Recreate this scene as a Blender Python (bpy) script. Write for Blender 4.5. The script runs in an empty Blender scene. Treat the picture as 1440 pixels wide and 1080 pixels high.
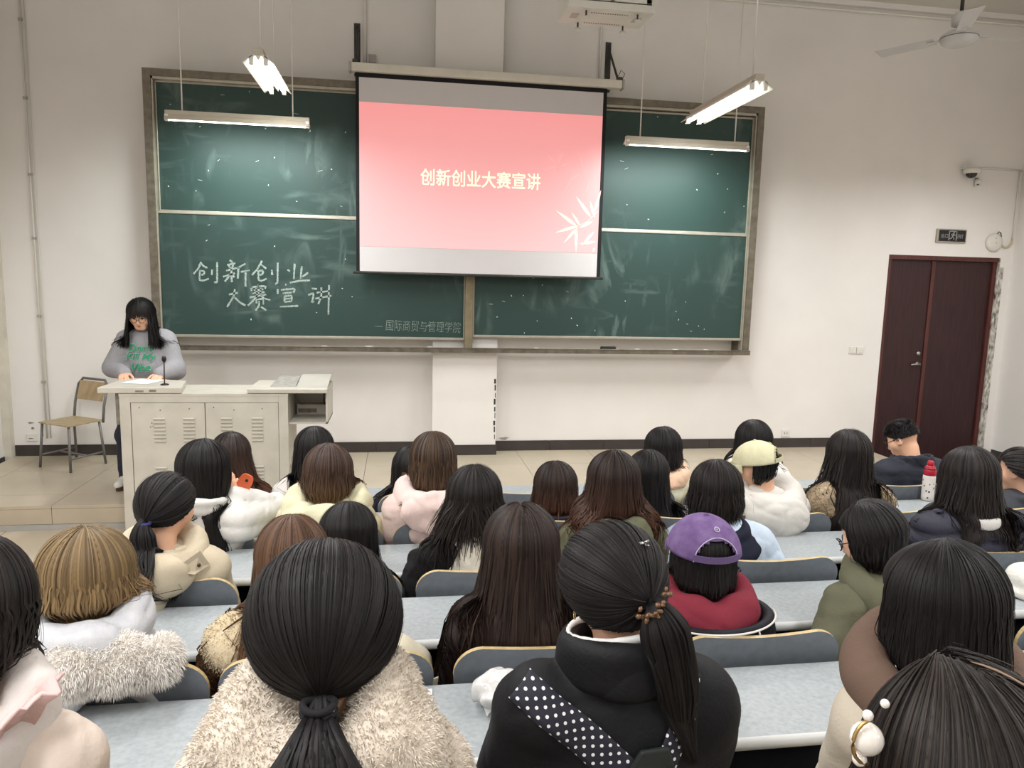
import bpy, math
import numpy as np
from mathutils import Matrix, Vector

scene = bpy.context.scene
C = scene.collection
PI = math.pi
D = 7.893                      # distance of the standing viewer from the front wall

# ------------------------------------------------------------------ camera, light, exposure
cam = bpy.data.cameras.new('camera')
cam.sensor_width = 36.0
cam.lens = 1039.6 / 1440 * 36.0
cam.clip_start = 0.05
camo = bpy.data.objects.new('camera', cam)
C.objects.link(camo)
_yaw, _pitch, _roll = 0.1551, 0.1381, 0.0242
_w = Vector((math.sin(_yaw) * math.cos(_pitch), math.cos(_yaw) * math.cos(_pitch), -math.sin(_pitch)))
_rt = Vector((math.cos(_yaw), -math.sin(_yaw), 0))
_up = _rt.cross(_w)
_r = math.cos(_roll) * _rt + math.sin(_roll) * _up
_u = -math.sin(_roll) * _rt + math.cos(_roll) * _up
camo.matrix_world = Matrix(((_r.x, _u.x, -_w.x, 0), (_r.y, _u.y, -_w.y, -D), (_r.z, _u.z, -_w.z, 2.0), (0, 0, 0, 1)))
scene.camera = camo

wd = bpy.data.worlds.new('room_air')
wd.use_nodes = True
wd.node_tree.nodes['Background'].inputs[0].default_value = (0.75, 0.8, 0.85, 1)
wd.node_tree.nodes['Background'].inputs[1].default_value = 0.05
scene.world = wd
scene.view_settings.view_transform = 'Standard'
scene.view_settings.look = 'None'
scene.view_settings.exposure = 0.0
scene.view_settings.gamma = 1.0
scene.view_settings.use_curve_mapping = False


def area_light(name, loc, sx, sy, power, aim=(0, 0, -1), col=(1.0, 0.985, 0.985), spread=170):
    l = bpy.data.lights.new(name, 'AREA')
    l.shape = 'RECTANGLE'
    l.size = sx
    l.size_y = sy
    l.energy = power
    l.color = col
    l.spread = math.radians(spread)
    o = bpy.data.objects.new(name, l)
    o.location = loc
    o.rotation_euler = Vector(aim).to_track_quat('-Z', 'Y').to_euler()
    C.objects.link(o)
    return o


# the rows of ceiling fluorescents above and behind the viewer, plus added upward fill
PEND = 38.0
UPW = 20.0
for _x in (-2.6, -0.87, 2.65, 5.6):
    for _y in (-4.4, -7.0, -9.6):
        area_light('ceiling_tube_light', (_x, _y, 3.42), 0.22, 1.2, PEND)
        area_light('added_upward_fill', (_x, _y, 3.6), 0.22, 1.2, UPW, aim=(0, 0, 1))  # fill added to lift the upper walls and ceiling, no fitting of its own
for _x in (-0.87, 2.65):
    area_light('pendant_tube_light', (_x, -1.9, 3.44), 0.20, 1.2, PEND * 1.2)
area_light('pendant_tube_light', (5.9, -1.9, 3.44), 0.20, 1.2, PEND)
for _x in (-1.38, 2.74):
    area_light('board_tube_light', (_x, -0.86, 3.29), 1.15, 0.05, 20.0, aim=(0, 0.62, -1), col=(0.86, 1.0, 0.97), spread=150)


# ------------------------------------------------------------------ helpers: colour, materials
def lin(c):
    out = []
    for v in c[:3]:
        v = v / 255.0
        out.append(v / 12.92 if v <= 0.04045 else ((v + 0.055) / 1.055) ** 2.4)
    return tuple(out) + (1.0,)


MATS = {}


def mat(name, c, rough=0.6, metal=0.0, var=0.08, scale=6.0, bump=0.0, bscale=80.0, spec=0.4, emit=None, estr=0.0,
        stretch=(1, 1, 1), c2=None, coat=0.0, sheen=0.0, alpha=1.0, trans=0.0):
    if name in MATS:
        return MATS[name]
    m = bpy.data.materials.new(name)
    m.use_nodes = True
    nt = m.node_tree
    b = nt.nodes['Principled BSDF']
    b.inputs['Roughness'].default_value = rough
    b.inputs['Metallic'].default_value = metal
    b.inputs['Specular IOR Level'].default_value = spec
    b.inputs['Coat Weight'].default_value = coat
    b.inputs['Sheen Weight'].default_value = sheen
    b.inputs['Alpha'].default_value = alpha
    b.inputs['Transmission Weight'].default_value = trans
    base = lin(c)
    tc = nt.nodes.new('ShaderNodeTexCoord')
    mp = nt.nodes.new('ShaderNodeMapping')
    mp.inputs['Scale'].default_value = stretch
    nt.links.new(tc.outputs['Object'], mp.inputs['Vector'])
    nz = nt.nodes.new('ShaderNodeTexNoise')
    nz.inputs['Scale'].default_value = scale
    nz.inputs['Detail'].default_value = 5
    nt.links.new(mp.outputs[0], nz.inputs['Vector'])
    mx = nt.nodes.new('ShaderNodeMix')
    mx.data_type = 'RGBA'
    other = lin(c2) if c2 else tuple(max(0, v * (1 - 2.2 * var)) for v in base[:3]) + (1,)
    mx.inputs['A'].default_value = base
    mx.inputs['B'].default_value = other
    rp = nt.nodes.new('ShaderNodeMapRange')
    rp.inputs['From Min'].default_value = 0.35
    rp.inputs['From Max'].default_value = 0.7
    nt.links.new(nz.outputs['Fac'], rp.inputs['Value'])
    nt.links.new(rp.outputs[0], mx.inputs['Factor'])
    nt.links.new(mx.outputs['Result'], b.inputs['Base Color'])
    if bump:
        n2 = nt.nodes.new('ShaderNodeTexNoise')
        n2.inputs['Scale'].default_value = bscale
        n2.inputs['Detail'].default_value = 3
        nt.links.new(mp.outputs[0], n2.inputs['Vector'])
        bp = nt.nodes.new('ShaderNodeBump')
        bp.inputs['Strength'].default_value = bump
        bp.inputs['Distance'].default_value = 0.01
        nt.links.new(n2.outputs['Fac'], bp.inputs['Height'])
        nt.links.new(bp.outputs[0], b.inputs['Normal'])
    if emit:
        b.inputs['Emission Color'].default_value = lin(emit)
        b.inputs['Emission Strength'].default_value = estr
    MATS[name] = m
    return m


def hair_mat(name, c1, c2, ctip=None, tipp=3.0, rough=0.5):
    if name in MATS:
        return MATS[name]
    m = bpy.data.materials.new(name)
    m.use_nodes = True
    nt = m.node_tree
    b = nt.nodes['Principled BSDF']
    b.inputs['Roughness'].default_value = rough
    b.inputs['Specular IOR Level'].default_value = 0.22
    at = nt.nodes.new('ShaderNodeAttribute')
    at.attribute_name = 'lock'
    sp = nt.nodes.new('ShaderNodeSeparateColor')
    nt.links.new(at.outputs['Color'], sp.inputs[0])
    mx = nt.nodes.new('ShaderNodeMix')
    mx.data_type = 'RGBA'
    mx.inputs['A'].default_value = lin(c1)
    mx.inputs['B'].default_value = lin(c2)
    nt.links.new(sp.outputs[0], mx.inputs['Factor'])
    pw = nt.nodes.new('ShaderNodeMath')
    pw.operation = 'POWER'
    pw.inputs[1].default_value = tipp
    nt.links.new(sp.outputs[1], pw.inputs[0])
    m2 = nt.nodes.new('ShaderNodeMix')
    m2.data_type = 'RGBA'
    m2.inputs['B'].default_value = lin(ctip or c2)
    nt.links.new(mx.outputs['Result'], m2.inputs['A'])
    nt.links.new(pw.outputs[0], m2.inputs['Factor'])
    nt.links.new(m2.outputs['Result'], b.inputs['Base Color'])
    MATS[name] = m
    return m


# ------------------------------------------------------------------ helpers: objects
W = {}          # world position of every parent


def thing(name, label, cat, loc=(0, 0, 0), group=None):
    o = bpy.data.objects.new(name, None)
    o.empty_display_size = 0.1
    o.location = loc
    C.objects.link(o)
    o['label'] = label
    o['category'] = cat
    if group:
        o['group'] = group
    W[o.name] = np.array(loc, float)
    return o


def mk(name, V, F, mats, parent=None, smooth=False, midx=None, label=None, cat=None, group=None, kind=None, bevel=0.0):
    V = np.array(V, dtype=np.float64).reshape(-1, 3)
    if not isinstance(mats, (list, tuple)):
        mats = [mats]
    if parent is None:
        loc = np.array([V[:, 0].mean(), V[:, 1].mean(), V[:, 2].min()])
    else:
        loc = W[parent.name]
    V = V - loc
    me = bpy.data.meshes.new(name)
    if isinstance(F, np.ndarray):
        n, k = F.shape
        me.vertices.add(len(V))
        me.vertices.foreach_set('co', V.astype(np.float32).ravel())
        me.loops.add(n * k)
        me.loops.foreach_set('vertex_index', F.astype(np.int32).ravel())
        me.polygons.add(n)
        me.polygons.foreach_set('loop_start', np.arange(0, n * k, k, dtype=np.int32))
        me.update(calc_edges=True)
    else:
        me.from_pydata(V.tolist(), [], F)
    for m in mats:
        me.materials.append(m)
    if midx is not None:
        me.polygons.foreach_set('material_index', np.array(midx, dtype=np.int32))
    if smooth:
        me.polygons.foreach_set('use_smooth', np.ones(len(me.polygons), dtype=bool))
    me.update()
    o = bpy.data.objects.new(name, me)
    C.objects.link(o)
    if parent is None:
        o.location = loc
    else:
        o.parent = parent
    W[o.name] = loc
    if label:
        o['label'] = label
    if cat:
        o['category'] = cat
    if group:
        o['group'] = group
    if kind:
        o['kind'] = kind
    if bevel:
        md = o.modifiers.new('bevel', 'BEVEL')
        md.width = bevel
        md.segments = 2
        md.limit_method = 'ANGLE'
        md.harden_normals = False
    return o


class MB:
    """collects simple solids into one mesh"""

    def __init__(s):
        s.v, s.f, s.m = [], [], []

    def add(s, V, F, mi=0):
        b = len(s.v)
        s.v += [tuple(p) for p in V]
        s.f += [[i + b for i in f] for f in F]
        s.m += [mi] * len(F)
        return s

    def box(s, x0, x1, y0, y1, z0, z1, mi=0):
        V = [(x0, y0, z0), (x1, y0, z0), (x1, y1, z0), (x0, y1, z0), (x0, y0, z1), (x1, y0, z1), (x1, y1, z1), (x0, y1, z1)]
        return s.add(V, [(3, 2, 1, 0), (4, 5, 6, 7), (0, 1, 5, 4), (1, 2, 6, 5), (2, 3, 7, 6), (3, 0, 4, 7)], mi)

    def prism(s, poly, ext, mi=0, mside=None):
        """poly: list of 3-D points of a planar outline, ext: extrusion vector"""
        n = len(poly)
        P = [tuple(p) for p in poly]
        Q = [(p[0] + ext[0], p[1] + ext[1], p[2] + ext[2]) for p in poly]
        s.add(P + Q, [tuple(range(n))[::-1], tuple(range(n, 2 * n))], mi)
        b = len(s.v) - 2 * n
        for i in range(n):
            j = (i + 1) % n
            s.f.append([b + i, b + j, b + n + j, b + n + i])
            s.m.append(mi if mside is None else mside)
        return s

    def tube(s, pts, r, seg=8, mi=0, cap=True):
        pts = [Vector(p) for p in pts]
        n = len(pts)
        rr = r if isinstance(r, (list, tuple)) else [r] * n
        V = []
        ref = None
        for i, p in enumerate(pts):
            t = (pts[min(i + 1, n - 1)] - pts[max(i - 1, 0)]).normalized()
            if ref is None:
                ref = Vector((0, 0, 1)) if abs(t.z) < 0.9 else Vector((1, 0, 0))
            a = t.cross(ref)
            if a.length < 1e-5:
                a = t.cross(Vector((0, 1, 0)))
            a.normalize()
            b = t.cross(a).normalized()
            ref = -b if False else ref
            for k in range(seg):
                an = 2 * PI * k / seg
                V.append(p + (a * math.cos(an) + b * math.sin(an)) * rr[i])
        F = []
        for i in range(n - 1):
            for k in range(seg):
                k2 = (k + 1) % seg
                F.append((i * seg + k, i * seg + k2, (i + 1) * seg + k2, (i + 1) * seg + k))
        if cap:
            F.append(tuple(range(seg))[::-1])
            F.append(tuple(range((n - 1) * seg, n * seg)))
        return s.add(V, F, mi)

    def lathe(s, c, prof, seg=16, mi=0, axis=(0, 0, 1)):
        """prof: list of (radius, height) along axis from c"""
        ax = Vector(axis).normalized()
        ref = Vector((1, 0, 0)) if abs(ax.x) < 0.9 else Vector((0, 1, 0))
        a = ax.cross(ref).normalized()
        b = ax.cross(a)
        c = Vector(c)
        V, F = [], []
        for r, h in prof:
            for k in range(seg):
                an = 2 * PI * k / seg
                V.append(c + ax * h + (a * math.cos(an) + b * math.sin(an)) * max(r, 1e-4))
        for i in range(len(prof) - 1):
            for k in range(seg):
                k2 = (k + 1) % seg
                F.append((i * seg + k, i * seg + k2, (i + 1) * seg + k2, (i + 1) * seg + k))
        F.append(tuple(range(seg))[::-1])
        F.append(tuple(range((len(prof) - 1) * seg, len(prof) * seg)))
        return s.add(V, F, mi)

    def build(s, name, mats, parent=None, **kw):
        return mk(name, s.v, s.f, mats, parent, midx=s.m, **kw)


def bx(*a):
    return MB().box(*a)


def text_geo(body, size=1.0, offset=0.0, shear=0.0, spacing=1.0):
    """outline text turned into flat 2-D triangles"""
    c = bpy.data.curves.new('lettering', 'FONT')
    c.body = body
    c.size = size
    c.offset = offset
    c.shear = shear
    c.space_character = spacing
    c.resolution_u = 3
    o = bpy.data.objects.new('lettering', c)
    C.objects.link(o)
    dg = bpy.context.evaluated_depsgraph_get()
    me = o.evaluated_get(dg).to_mesh()
    V = np.array([v.co[:2] for v in me.vertices])
    F = [tuple(p.vertices) for p in me.polygons]
    o.evaluated_get(dg).to_mesh_clear()
    bpy.data.objects.remove(o)
    bpy.data.curves.remove(c)
    return V, F


def fit2(V, x0, x1, z0, z1):
    lo, hi = V.min(0), V.max(0)
    return (V - lo) / (hi - lo) * np.array([x1 - x0, z1 - z0]) + np.array([x0, z0])


# ------------------------------------------------------------------ helpers: implicit surfaces for bodies and clothes
def vl(a):
    return np.sqrt((a * a).sum(1))


def p_cone(a, b, r1, r2, k=0.03, flat=None):
    a = np.array(a, np.float32)
    b = np.array(b, np.float32)
    ba = b - a
    L = max(float(ba @ ba), 1e-9)
    rm = max(r1, r2)

    def f(p):
        q = p - a
        t = np.clip(q @ ba / L, 0, 1)
        q = q - t[:, None] * ba
        return vl(q) - (r1 + (r2 - r1) * t)
    return (f, np.minimum(a, b) - rm, np.maximum(a, b) + rm, k, 0)


def p_ell(c, r, k=0.03, R=None, sub=False):
    c = np.array(c, np.float32)
    r = np.array(r, np.float32)

    def f(p):
        q = p - c
        if R is not None:
            q = q @ R
        k0 = vl(q / r)
        k1 = vl(q / (r * r))
        return k0 * (k0 - 1) / np.maximum(k1, 1e-6)
    m = r if R is None else np.full(3, r.max())
    return (f, c - m, c + m, k, 1 if sub else 0)


def p_ring(c, R, major, minor, k=0.02):
    """elliptic torus, local axis z of frame R"""
    c = np.array(c, np.float32)

    def f(p):
        q = (p - c) @ R
        s = major[0] / major[1]
        rad = np.sqrt(q[:, 0] ** 2 + (q[:, 1] * s) ** 2) - major[0]
        rad = np.where(rad < 0, rad, rad)
        return np.sqrt(rad ** 2 + q[:, 2] ** 2) - minor
    m = np.full(3, max(major) + minor)
    return (f, c - m, c + m, k, 0)


class SDF:
    def __init__(s, prims, disp=None):
        s.pr = prims
        s.disp = disp

    def __call__(s, p, disp=True):
        p = np.asarray(p, np.float32)
        d = np.full(len(p), 10.0, np.float32)
        for f, lo, hi, k, op in s.pr:
            mg = 0.05 + k
            m = np.all((p > lo - mg) & (p < hi + mg), axis=1)
            ix = np.nonzero(m)[0]
            if len(ix) == 0:
                continue
            b = f(p[ix])
            a = d[ix]
            if op == 0:
                h = np.clip(0.5 + 0.5 * (b - a) / k, 0, 1)
                d[ix] = b * (1 - h) + a * h - k * h * (1 - h)
            else:
                b = -b
                h = np.clip(0.5 - 0.5 * (b - a) / k, 0, 1)
                d[ix] = b * (1 - h) + a * h + k * h * (1 - h)
        if disp and s.disp is not None:
            ix = np.nonzero(np.abs(d) < 0.08)[0]
            if len(ix):
                d[ix] += s.disp(p[ix])
        return d

    def grad(s, p, e=0.004):
        g = np.empty((len(p), 3), np.float32)
        for i in range(3):
            o = np.zeros(3, np.float32)
            o[i] = e
            g[:, i] = s(p + o, False) - s(p - o, False)
        return g / np.maximum(vl(g), 1e-6)[:, None]

    def bounds(s):
        lo = np.min([q[1] for q in s.pr if q[4] == 0], axis=0) - 0.03
        hi = np.max([q[2] for q in s.pr if q[4] == 0], axis=0) + 0.03
        return lo, hi


def nets(sdf, h, lo=None, hi=None):
    """surface nets over a sparsely sampled grid -> verts, quads"""
    B = 4
    l2, h2 = sdf.bounds()
    lo = l2 if lo is None else np.maximum(lo, l2)
    hi = h2 if hi is None else np.minimum(hi, h2)
    nb = np.maximum(np.ceil((hi - lo) / (h * B)).astype(int), 1) + 1
    gx = [np.arange(n) for n in nb]
    bi = np.stack(np.meshgrid(*gx, indexing='ij'), -1).reshape(-1, 3)
    ctr = (lo + (bi * B + (B - 1) / 2.0) * h).astype(np.float32)
    dc = sdf(ctr)
    V = np.repeat(np.repeat(np.repeat(np.sign(dc).reshape(nb), B, 0), B, 1), B, 2).astype(np.float32)
    act = bi[np.abs(dc) < h * B * 1.15 + 0.012]
    off = np.stack(np.meshgrid(*[np.arange(B)] * 3, indexing='ij'), -1).reshape(-1, 3)
    idx = (act[:, None, :] * B + off[None]).reshape(-1, 3)
    val = sdf((lo + idx * h).astype(np.float32))
    V[idx[:, 0], idx[:, 1], idx[:, 2]] = val
    V[V == 0] = 1e-5
    ins = V < 0
    n = np.array(V.shape) - 1
    cnt = np.zeros(n, np.int8)
    cr = [(i, j, k) for i in (0, 1) for j in (0, 1) for k in (0, 1)]
    for i, j, k in cr:
        cnt += ins[i:i + n[0], j:j + n[1], k:k + n[2]]
    cells = np.argwhere((cnt > 0) & (cnt < 8))
    vals = np.stack([V[cells[:, 0] + i, cells[:, 1] + j, cells[:, 2] + k] for i, j, k in cr], 1)
    acc = np.zeros((len(cells), 3))
    num = np.zeros(len(cells))
    for a in range(8):
        for b in range(a + 1, 8):
            ca, cb = np.array(cr[a]), np.array(cr[b])
            if np.abs(ca - cb).sum() != 1:
                continue
            va, vb = vals[:, a], vals[:, b]
            m = (va < 0) != (vb < 0)
            t = np.where(m, va / np.where(m, va - vb, 1), 0)
            acc += m[:, None] * (ca + t[:, None] * (cb - ca))
            num += m
    P = lo + (cells + acc / np.maximum(num, 1)[:, None]) * h
    im = np.full(n, -1, np.int32)
    im[cells[:, 0], cells[:, 1], cells[:, 2]] = np.arange(len(cells))
    Q = []
    for ax in range(3):
        o1, o2 = [(1, 2), (2, 0), (0, 1)][ax]
        s0 = [slice(0, None)] * 3
        s1 = [slice(0, None)] * 3
        s0[ax] = slice(0, -1)
        s1[ax] = slice(1, None)
        A, Bv = ins[tuple(s0)], ins[tuple(s1)]
        e = np.argwhere(A != Bv)
        e = e[(e[:, o1] > 0) & (e[:, o2] > 0) & (e[:, o1] < n[o1]) & (e[:, o2] < n[o2]) & (e[:, ax] < n[ax])]
        if len(e) == 0:
            continue
        inside = A[e[:, 0], e[:, 1], e[:, 2]]
        u = np.zeros(3, int)
        w = np.zeros(3, int)
        u[o1] = 1
        w[o2] = 1

        def g(q):
            return im[q[:, 0], q[:, 1], q[:, 2]]
        quad = np.stack([g(e - u - w), g(e - w), g(e), g(e - u)], 1)
        quad[~inside] = quad[~inside][:, ::-1]
        Q.append(quad[(quad >= 0).all(1)])
    return P, np.concatenate(Q)


def rot(yaw=0, pitch=0, roll=0):
    """head/hood frame: +Y forward; pitch > 0 bows the front down; yaw > 0 turns to the viewer's left; degrees"""
    m = Matrix.Rotation(math.radians(yaw), 3, 'Z') @ Matrix.Rotation(math.radians(-pitch), 3, 'X') @ Matrix.Rotation(math.radians(roll), 3, 'Y')
    return np.array(m, dtype=np.float32)


def ik(a, b, l1, l2, pole):
    a, b, pole = (np.array(v, float) for v in (a, b, pole))
    v = b - a
    d = np.linalg.norm(v)
    d2 = min(d, (l1 + l2) * 0.995)
    u = v / d
    b = a + u * d2
    x = (l1 * l1 - l2 * l2 + d2 * d2) / (2 * d2)
    hgt = math.sqrt(max(l1 * l1 - x * x, 0))
    q = pole - (pole @ u) * u
    q /= max(np.linalg.norm(q), 1e-6)
    return a + u * x + q * hgt, b


# ====================================================================== the room
def yd(d):
    return d - D


WALLM = mat('white_wall_paint', (231, 228, 224), rough=0.85, var=0.025, scale=1.6, bump=0.05, bscale=60, spec=0.2)
CEIL = mat('ceiling_paint', (205, 202, 195), rough=0.9, var=0.03, scale=2)
TILE = mat('beige_floor_tile', (186, 174, 154), rough=0.32, var=0.05, scale=3.0, spec=0.45)
JOINT = mat('tile_joint', (120, 112, 100), rough=0.9)
DARKT = mat('dark_brown_skirting_tile', (62, 56, 54), rough=0.45, var=0.08, scale=9)
GREYST = mat('grey_stone', (172, 170, 165), rough=0.6)
ALU = mat('board_aluminium', (122, 115, 102), rough=0.42, metal=0.55, var=0.10, scale=14, c2=(96, 90, 80))
ALUL = mat('light_aluminium', (178, 172, 158), rough=0.4, metal=0.5, var=0.08, scale=14)
PLASTW = mat('white_plastic', (222, 220, 212), rough=0.45, var=0.03)
PLASTG = mat('grey_plastic', (170, 168, 160), rough=0.5, var=0.04)
DARKM = mat('dark_metal', (70, 68, 64), rough=0.5, metal=0.5, var=0.15, scale=25)
STEEL = mat('steel', (180, 180, 178), rough=0.3, metal=0.9, var=0.05)
BLACK = mat('black_plastic', (22, 22, 24), rough=0.45, var=0.05)
PEEL = mat('peeling_plaster', (215, 212, 202), rough=0.9, var=0.35, scale=26, c2=(70, 64, 58), stretch=(1, 1, .5))

XL, XR, YB, ZC = -3.85, 7.21, -11.6, 5.10
# floor profile: (distance from the viewer, height)
FP = [(7.95, -.05), (6.15, -.05), (5.25, -.11), (4.5, -.09), (3.8, -.03), (3.1, .02), (2.4, .06), (1.6, .10), (-3.8, .15)]


def floor_z(y):
    d = y + D
    return float(np.interp(-d, [-p[0] for p in FP], [p[1] for p in FP]))


m = MB()
for i in range(len(FP) - 1):
    (d0, z0), (d1, z1) = FP[i], FP[i + 1]
    m.add([(XL - .1, yd(d1), z1 - .012), (XR + .1, yd(d1), z1 - .012), (XR + .1, yd(d0), z0 - .012), (XL - .1, yd(d0), z0 - .012)], [(0, 1, 2, 3)])
floor = m.build('floor', JOINT, None, kind='structure')
TS = .8
x = XL
for i in range(14):
    x0, x1 = XL + i * TS + .003, min(XL + (i + 1) * TS, XR) - .003
    for j in range(6):
        y1, y0 = -1.742 - j * TS - .003, -1.742 - (j + 1) * TS + .003
        z1, z0 = floor_z(y1), floor_z(y0)
        mb = MB()
        mb.add([(x0, y0, z0), (x1, y0, z0), (x1, y1, z1), (x0, y1, z1), (x0, y0, z0 - .02), (x1, y0, z0 - .02), (x1, y1, z1 - .02), (x0, y1, z1 - .02)],
               [(0, 1, 2, 3), (0, 4, 5, 1), (1, 5, 6, 2), (2, 6, 7, 3), (3, 7, 4, 0)])
        mb.build('floor_tile', TILE, floor)

DX0, DX1 = -3.77, 5.42
dais = bx(DX0 + .01, DX1 - .01, -1.73, 0.0, -.05, .138).build('dais', JOINT, None, kind='structure')
xs = [DX0] + [v for v in np.arange(-3.51, DX1, .8)] + [DX1]
ysr = [0.0, -.62, -1.42, -1.742]
for i in range(len(xs) - 1):
    for j in range(3):
        bx(xs[i] + .002, xs[i + 1] - .002, ysr[j + 1] + .002, ysr[j] - .002, .125, .15).build('tread_tile', TILE, dais)
    bx(xs[i] + .002, xs[i + 1] - .002, -1.742, -1.725, .0, .123).build('riser_tile', TILE, dais)
bx(DX0, DX1, -1.748, -1.72, -.05, -.003).build('kerb_strip', GREYST, dais)

# front wall with the doorway cut out
DW0, DW1, DZ = 5.60, 7.05, 2.41
m = MB()
m.box(XL - .2, DW0, 0, .25, -.15, ZC)
m.box(DW1, XR + .2, 0, .25, -.15, ZC)
m.box(DW0, DW1, 0, .25, DZ, ZC)
m.build('wall_front', WALLM, None, kind='structure')
bx(XL - .2, XL, YB, 0, -.15, ZC).build('wall_left', WALLM, None, kind='structure')
bx(XR, XR + .2, YB, 0, -.15, ZC).build('wall_right', WALLM, None, kind='structure')
bx(XL - .2, XR + .2, YB - .2, YB, -.15, ZC).build('wall_back', WALLM, None, kind='structure')
bx(XL - .2, XR + .2, YB - .2, .25, ZC, ZC + .1).build('ceiling', CEIL, None, kind='structure')
# pillar behind the board
PX0, PX1, PY = .36, 1.04, -.19
bx(PX0, PX1, PY, 0, .15, ZC).build('trim_1', WALLM, None, kind='structure', bevel=.006)
m = MB()
for k in range(9):
    z = .32 + k * .075
    m.box(PX1 - .016 - .006 * (k % 3), PX1 - .008, PY - .001, PY, z, z + .05 + .012 * (k % 2))
m.build('chipped_edge', DARKM, bpy.data.objects['trim_1'])
bx(XL, XL + .075, -.075, 0, -.05, ZC).build('trim_2', mat('cream_trim', (214, 208, 194), rough=.7), None, kind='structure')
# cornice strips on the front wall
m = MB()
m.box(XL, XR, -.05, 0, 5.045, ZC)
m.build('trim_3', WALLM, None, kind='structure')
m = MB()
m.tube([(XL, -.03, 5.0), (XR, -.03, 5.0)], .014, 8)
tag = m.build('ceiling_conduit', PLASTW, None, label='long white conduit pipe along the top of the front wall', cat='pipe')

# skirting tiles
def skirting(name, segs, y, z0, z1, step=.62):
    root = None
    for (a, b, yy) in segs:
        if root is None:
            root = bx(a, b, yy - .004, yy, z0, z1).build(name, JOINT, None, kind='structure')
        n = max(1, int(round((b - a) / step)))
        for i in range(n):
            u0, u1 = a + (b - a) * i / n, a + (b - a) * (i + 1) / n
            bx(u0 + .002, u1 - .002, yy - .014, yy - .001, z0, z1).build('skirting_tile', DARKT, root)
    return root


skirting('baseboard_front', [(XL + .08, PX0, 0), (PX1, 5.42, 0), (PX0 - .012, PX1 + .012, PY)], 0, .15, .26)
m = bx(XL, XL + .014, YB, -.08, floor_z(-3), .16).build('baseboard_left', DARKT, None, kind='structure')
bx(XR - .014, XR, YB, -.02, -.12, .10).build('baseboard_right', DARKT, None, kind='structure')

# patches of damp and old tape on the left of the front wall
STAIN = mat('wall_scuff', (190, 184, 172), rough=.95, var=.5, scale=40, c2=(96, 88, 80))

rs = np.random.default_rng(6)
wf = bpy.data.objects['wall_front']
for cx_, cz_, w_, h_ in ((-3.80, .50, .05, .03), (-3.62, .485, .07, .022), (-3.60, .43, .035, .03), (1.16, .285, .13, .035), (-3.52, .37, .03, .05)):
    n_ = 14
    rr = rs.uniform(.55, 1.1, n_)
    V_ = [(cx_ + w_ * .5 * rr[i] * math.cos(2 * PI * i / n_), -.0012, cz_ + h_ * .5 * rr[i] * math.sin(2 * PI * i / n_)) for i in range(n_)]
    mk('scuff_mark', V_, [tuple(range(n_))], STAIN, wf)

# ---------------------------------------------------------------- door
WOOD = mat('dark_red_brown_wood', (56, 32, 33), rough=.45, var=.2, scale=5, stretch=(9, 1, .6), c2=(42, 23, 25), spec=.35)
WOODF = mat('door_frame_wood', (88, 46, 42), rough=.45, var=.15, scale=6, stretch=(6, 1, .6))
door = MB().box(DW0, DW0 + .05, .02, .12, -.05, 2.36).box(DW1 - .07, DW1 - .02, .02, .12, -.05, 2.36).box(DW0, DW1 - .02, .0, .12, 2.36, DZ).build('door_1', WOODF, None, kind='structure')
l1 = bx(DW0 + .052, 6.185, .045, .09, -.04, 2.355).build('door_leaf', WOOD, door, bevel=.004)
l2 = bx(6.235, DW1 - .072, .045, .09, -.04, 2.355).build('door_leaf', WOOD, door, bevel=.004)
bx(6.187, 6.232, .03, .10, -.04, 2.355).build('meeting_stile', WOODF, door, bevel=.004)
m = MB()
m.lathe((6.13, .045, 1.14), [(.026, 0), (.026, .008), (.012, .012), (.011, .05)], 14, 0, (0, -1, 0))
m.tube([(6.13, 0.0, 1.14), (6.06, -.004, 1.138), (6.02, 0.0, 1.134)], [.011, .009, .008], 8)
m.build('door_handle', STEEL, l1, smooth=True)
MB().lathe((6.13, .045, 1.265), [(.026, 0), (.026, .008), (.015, .014), (.004, .016)], 14, 0, (0, -1, 0)).build('lock_cylinder', STEEL, l1, smooth=True)
bx(DW1 - .02, DW1 + .0, -.002, .2, -.05, DZ).build('peeling_jamb', PEEL, door)
bx(DW1, DW1 + .05, -.004, .0, -.05, 2.3).build('trim_4', PEEL, None, kind='structure')

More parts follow.
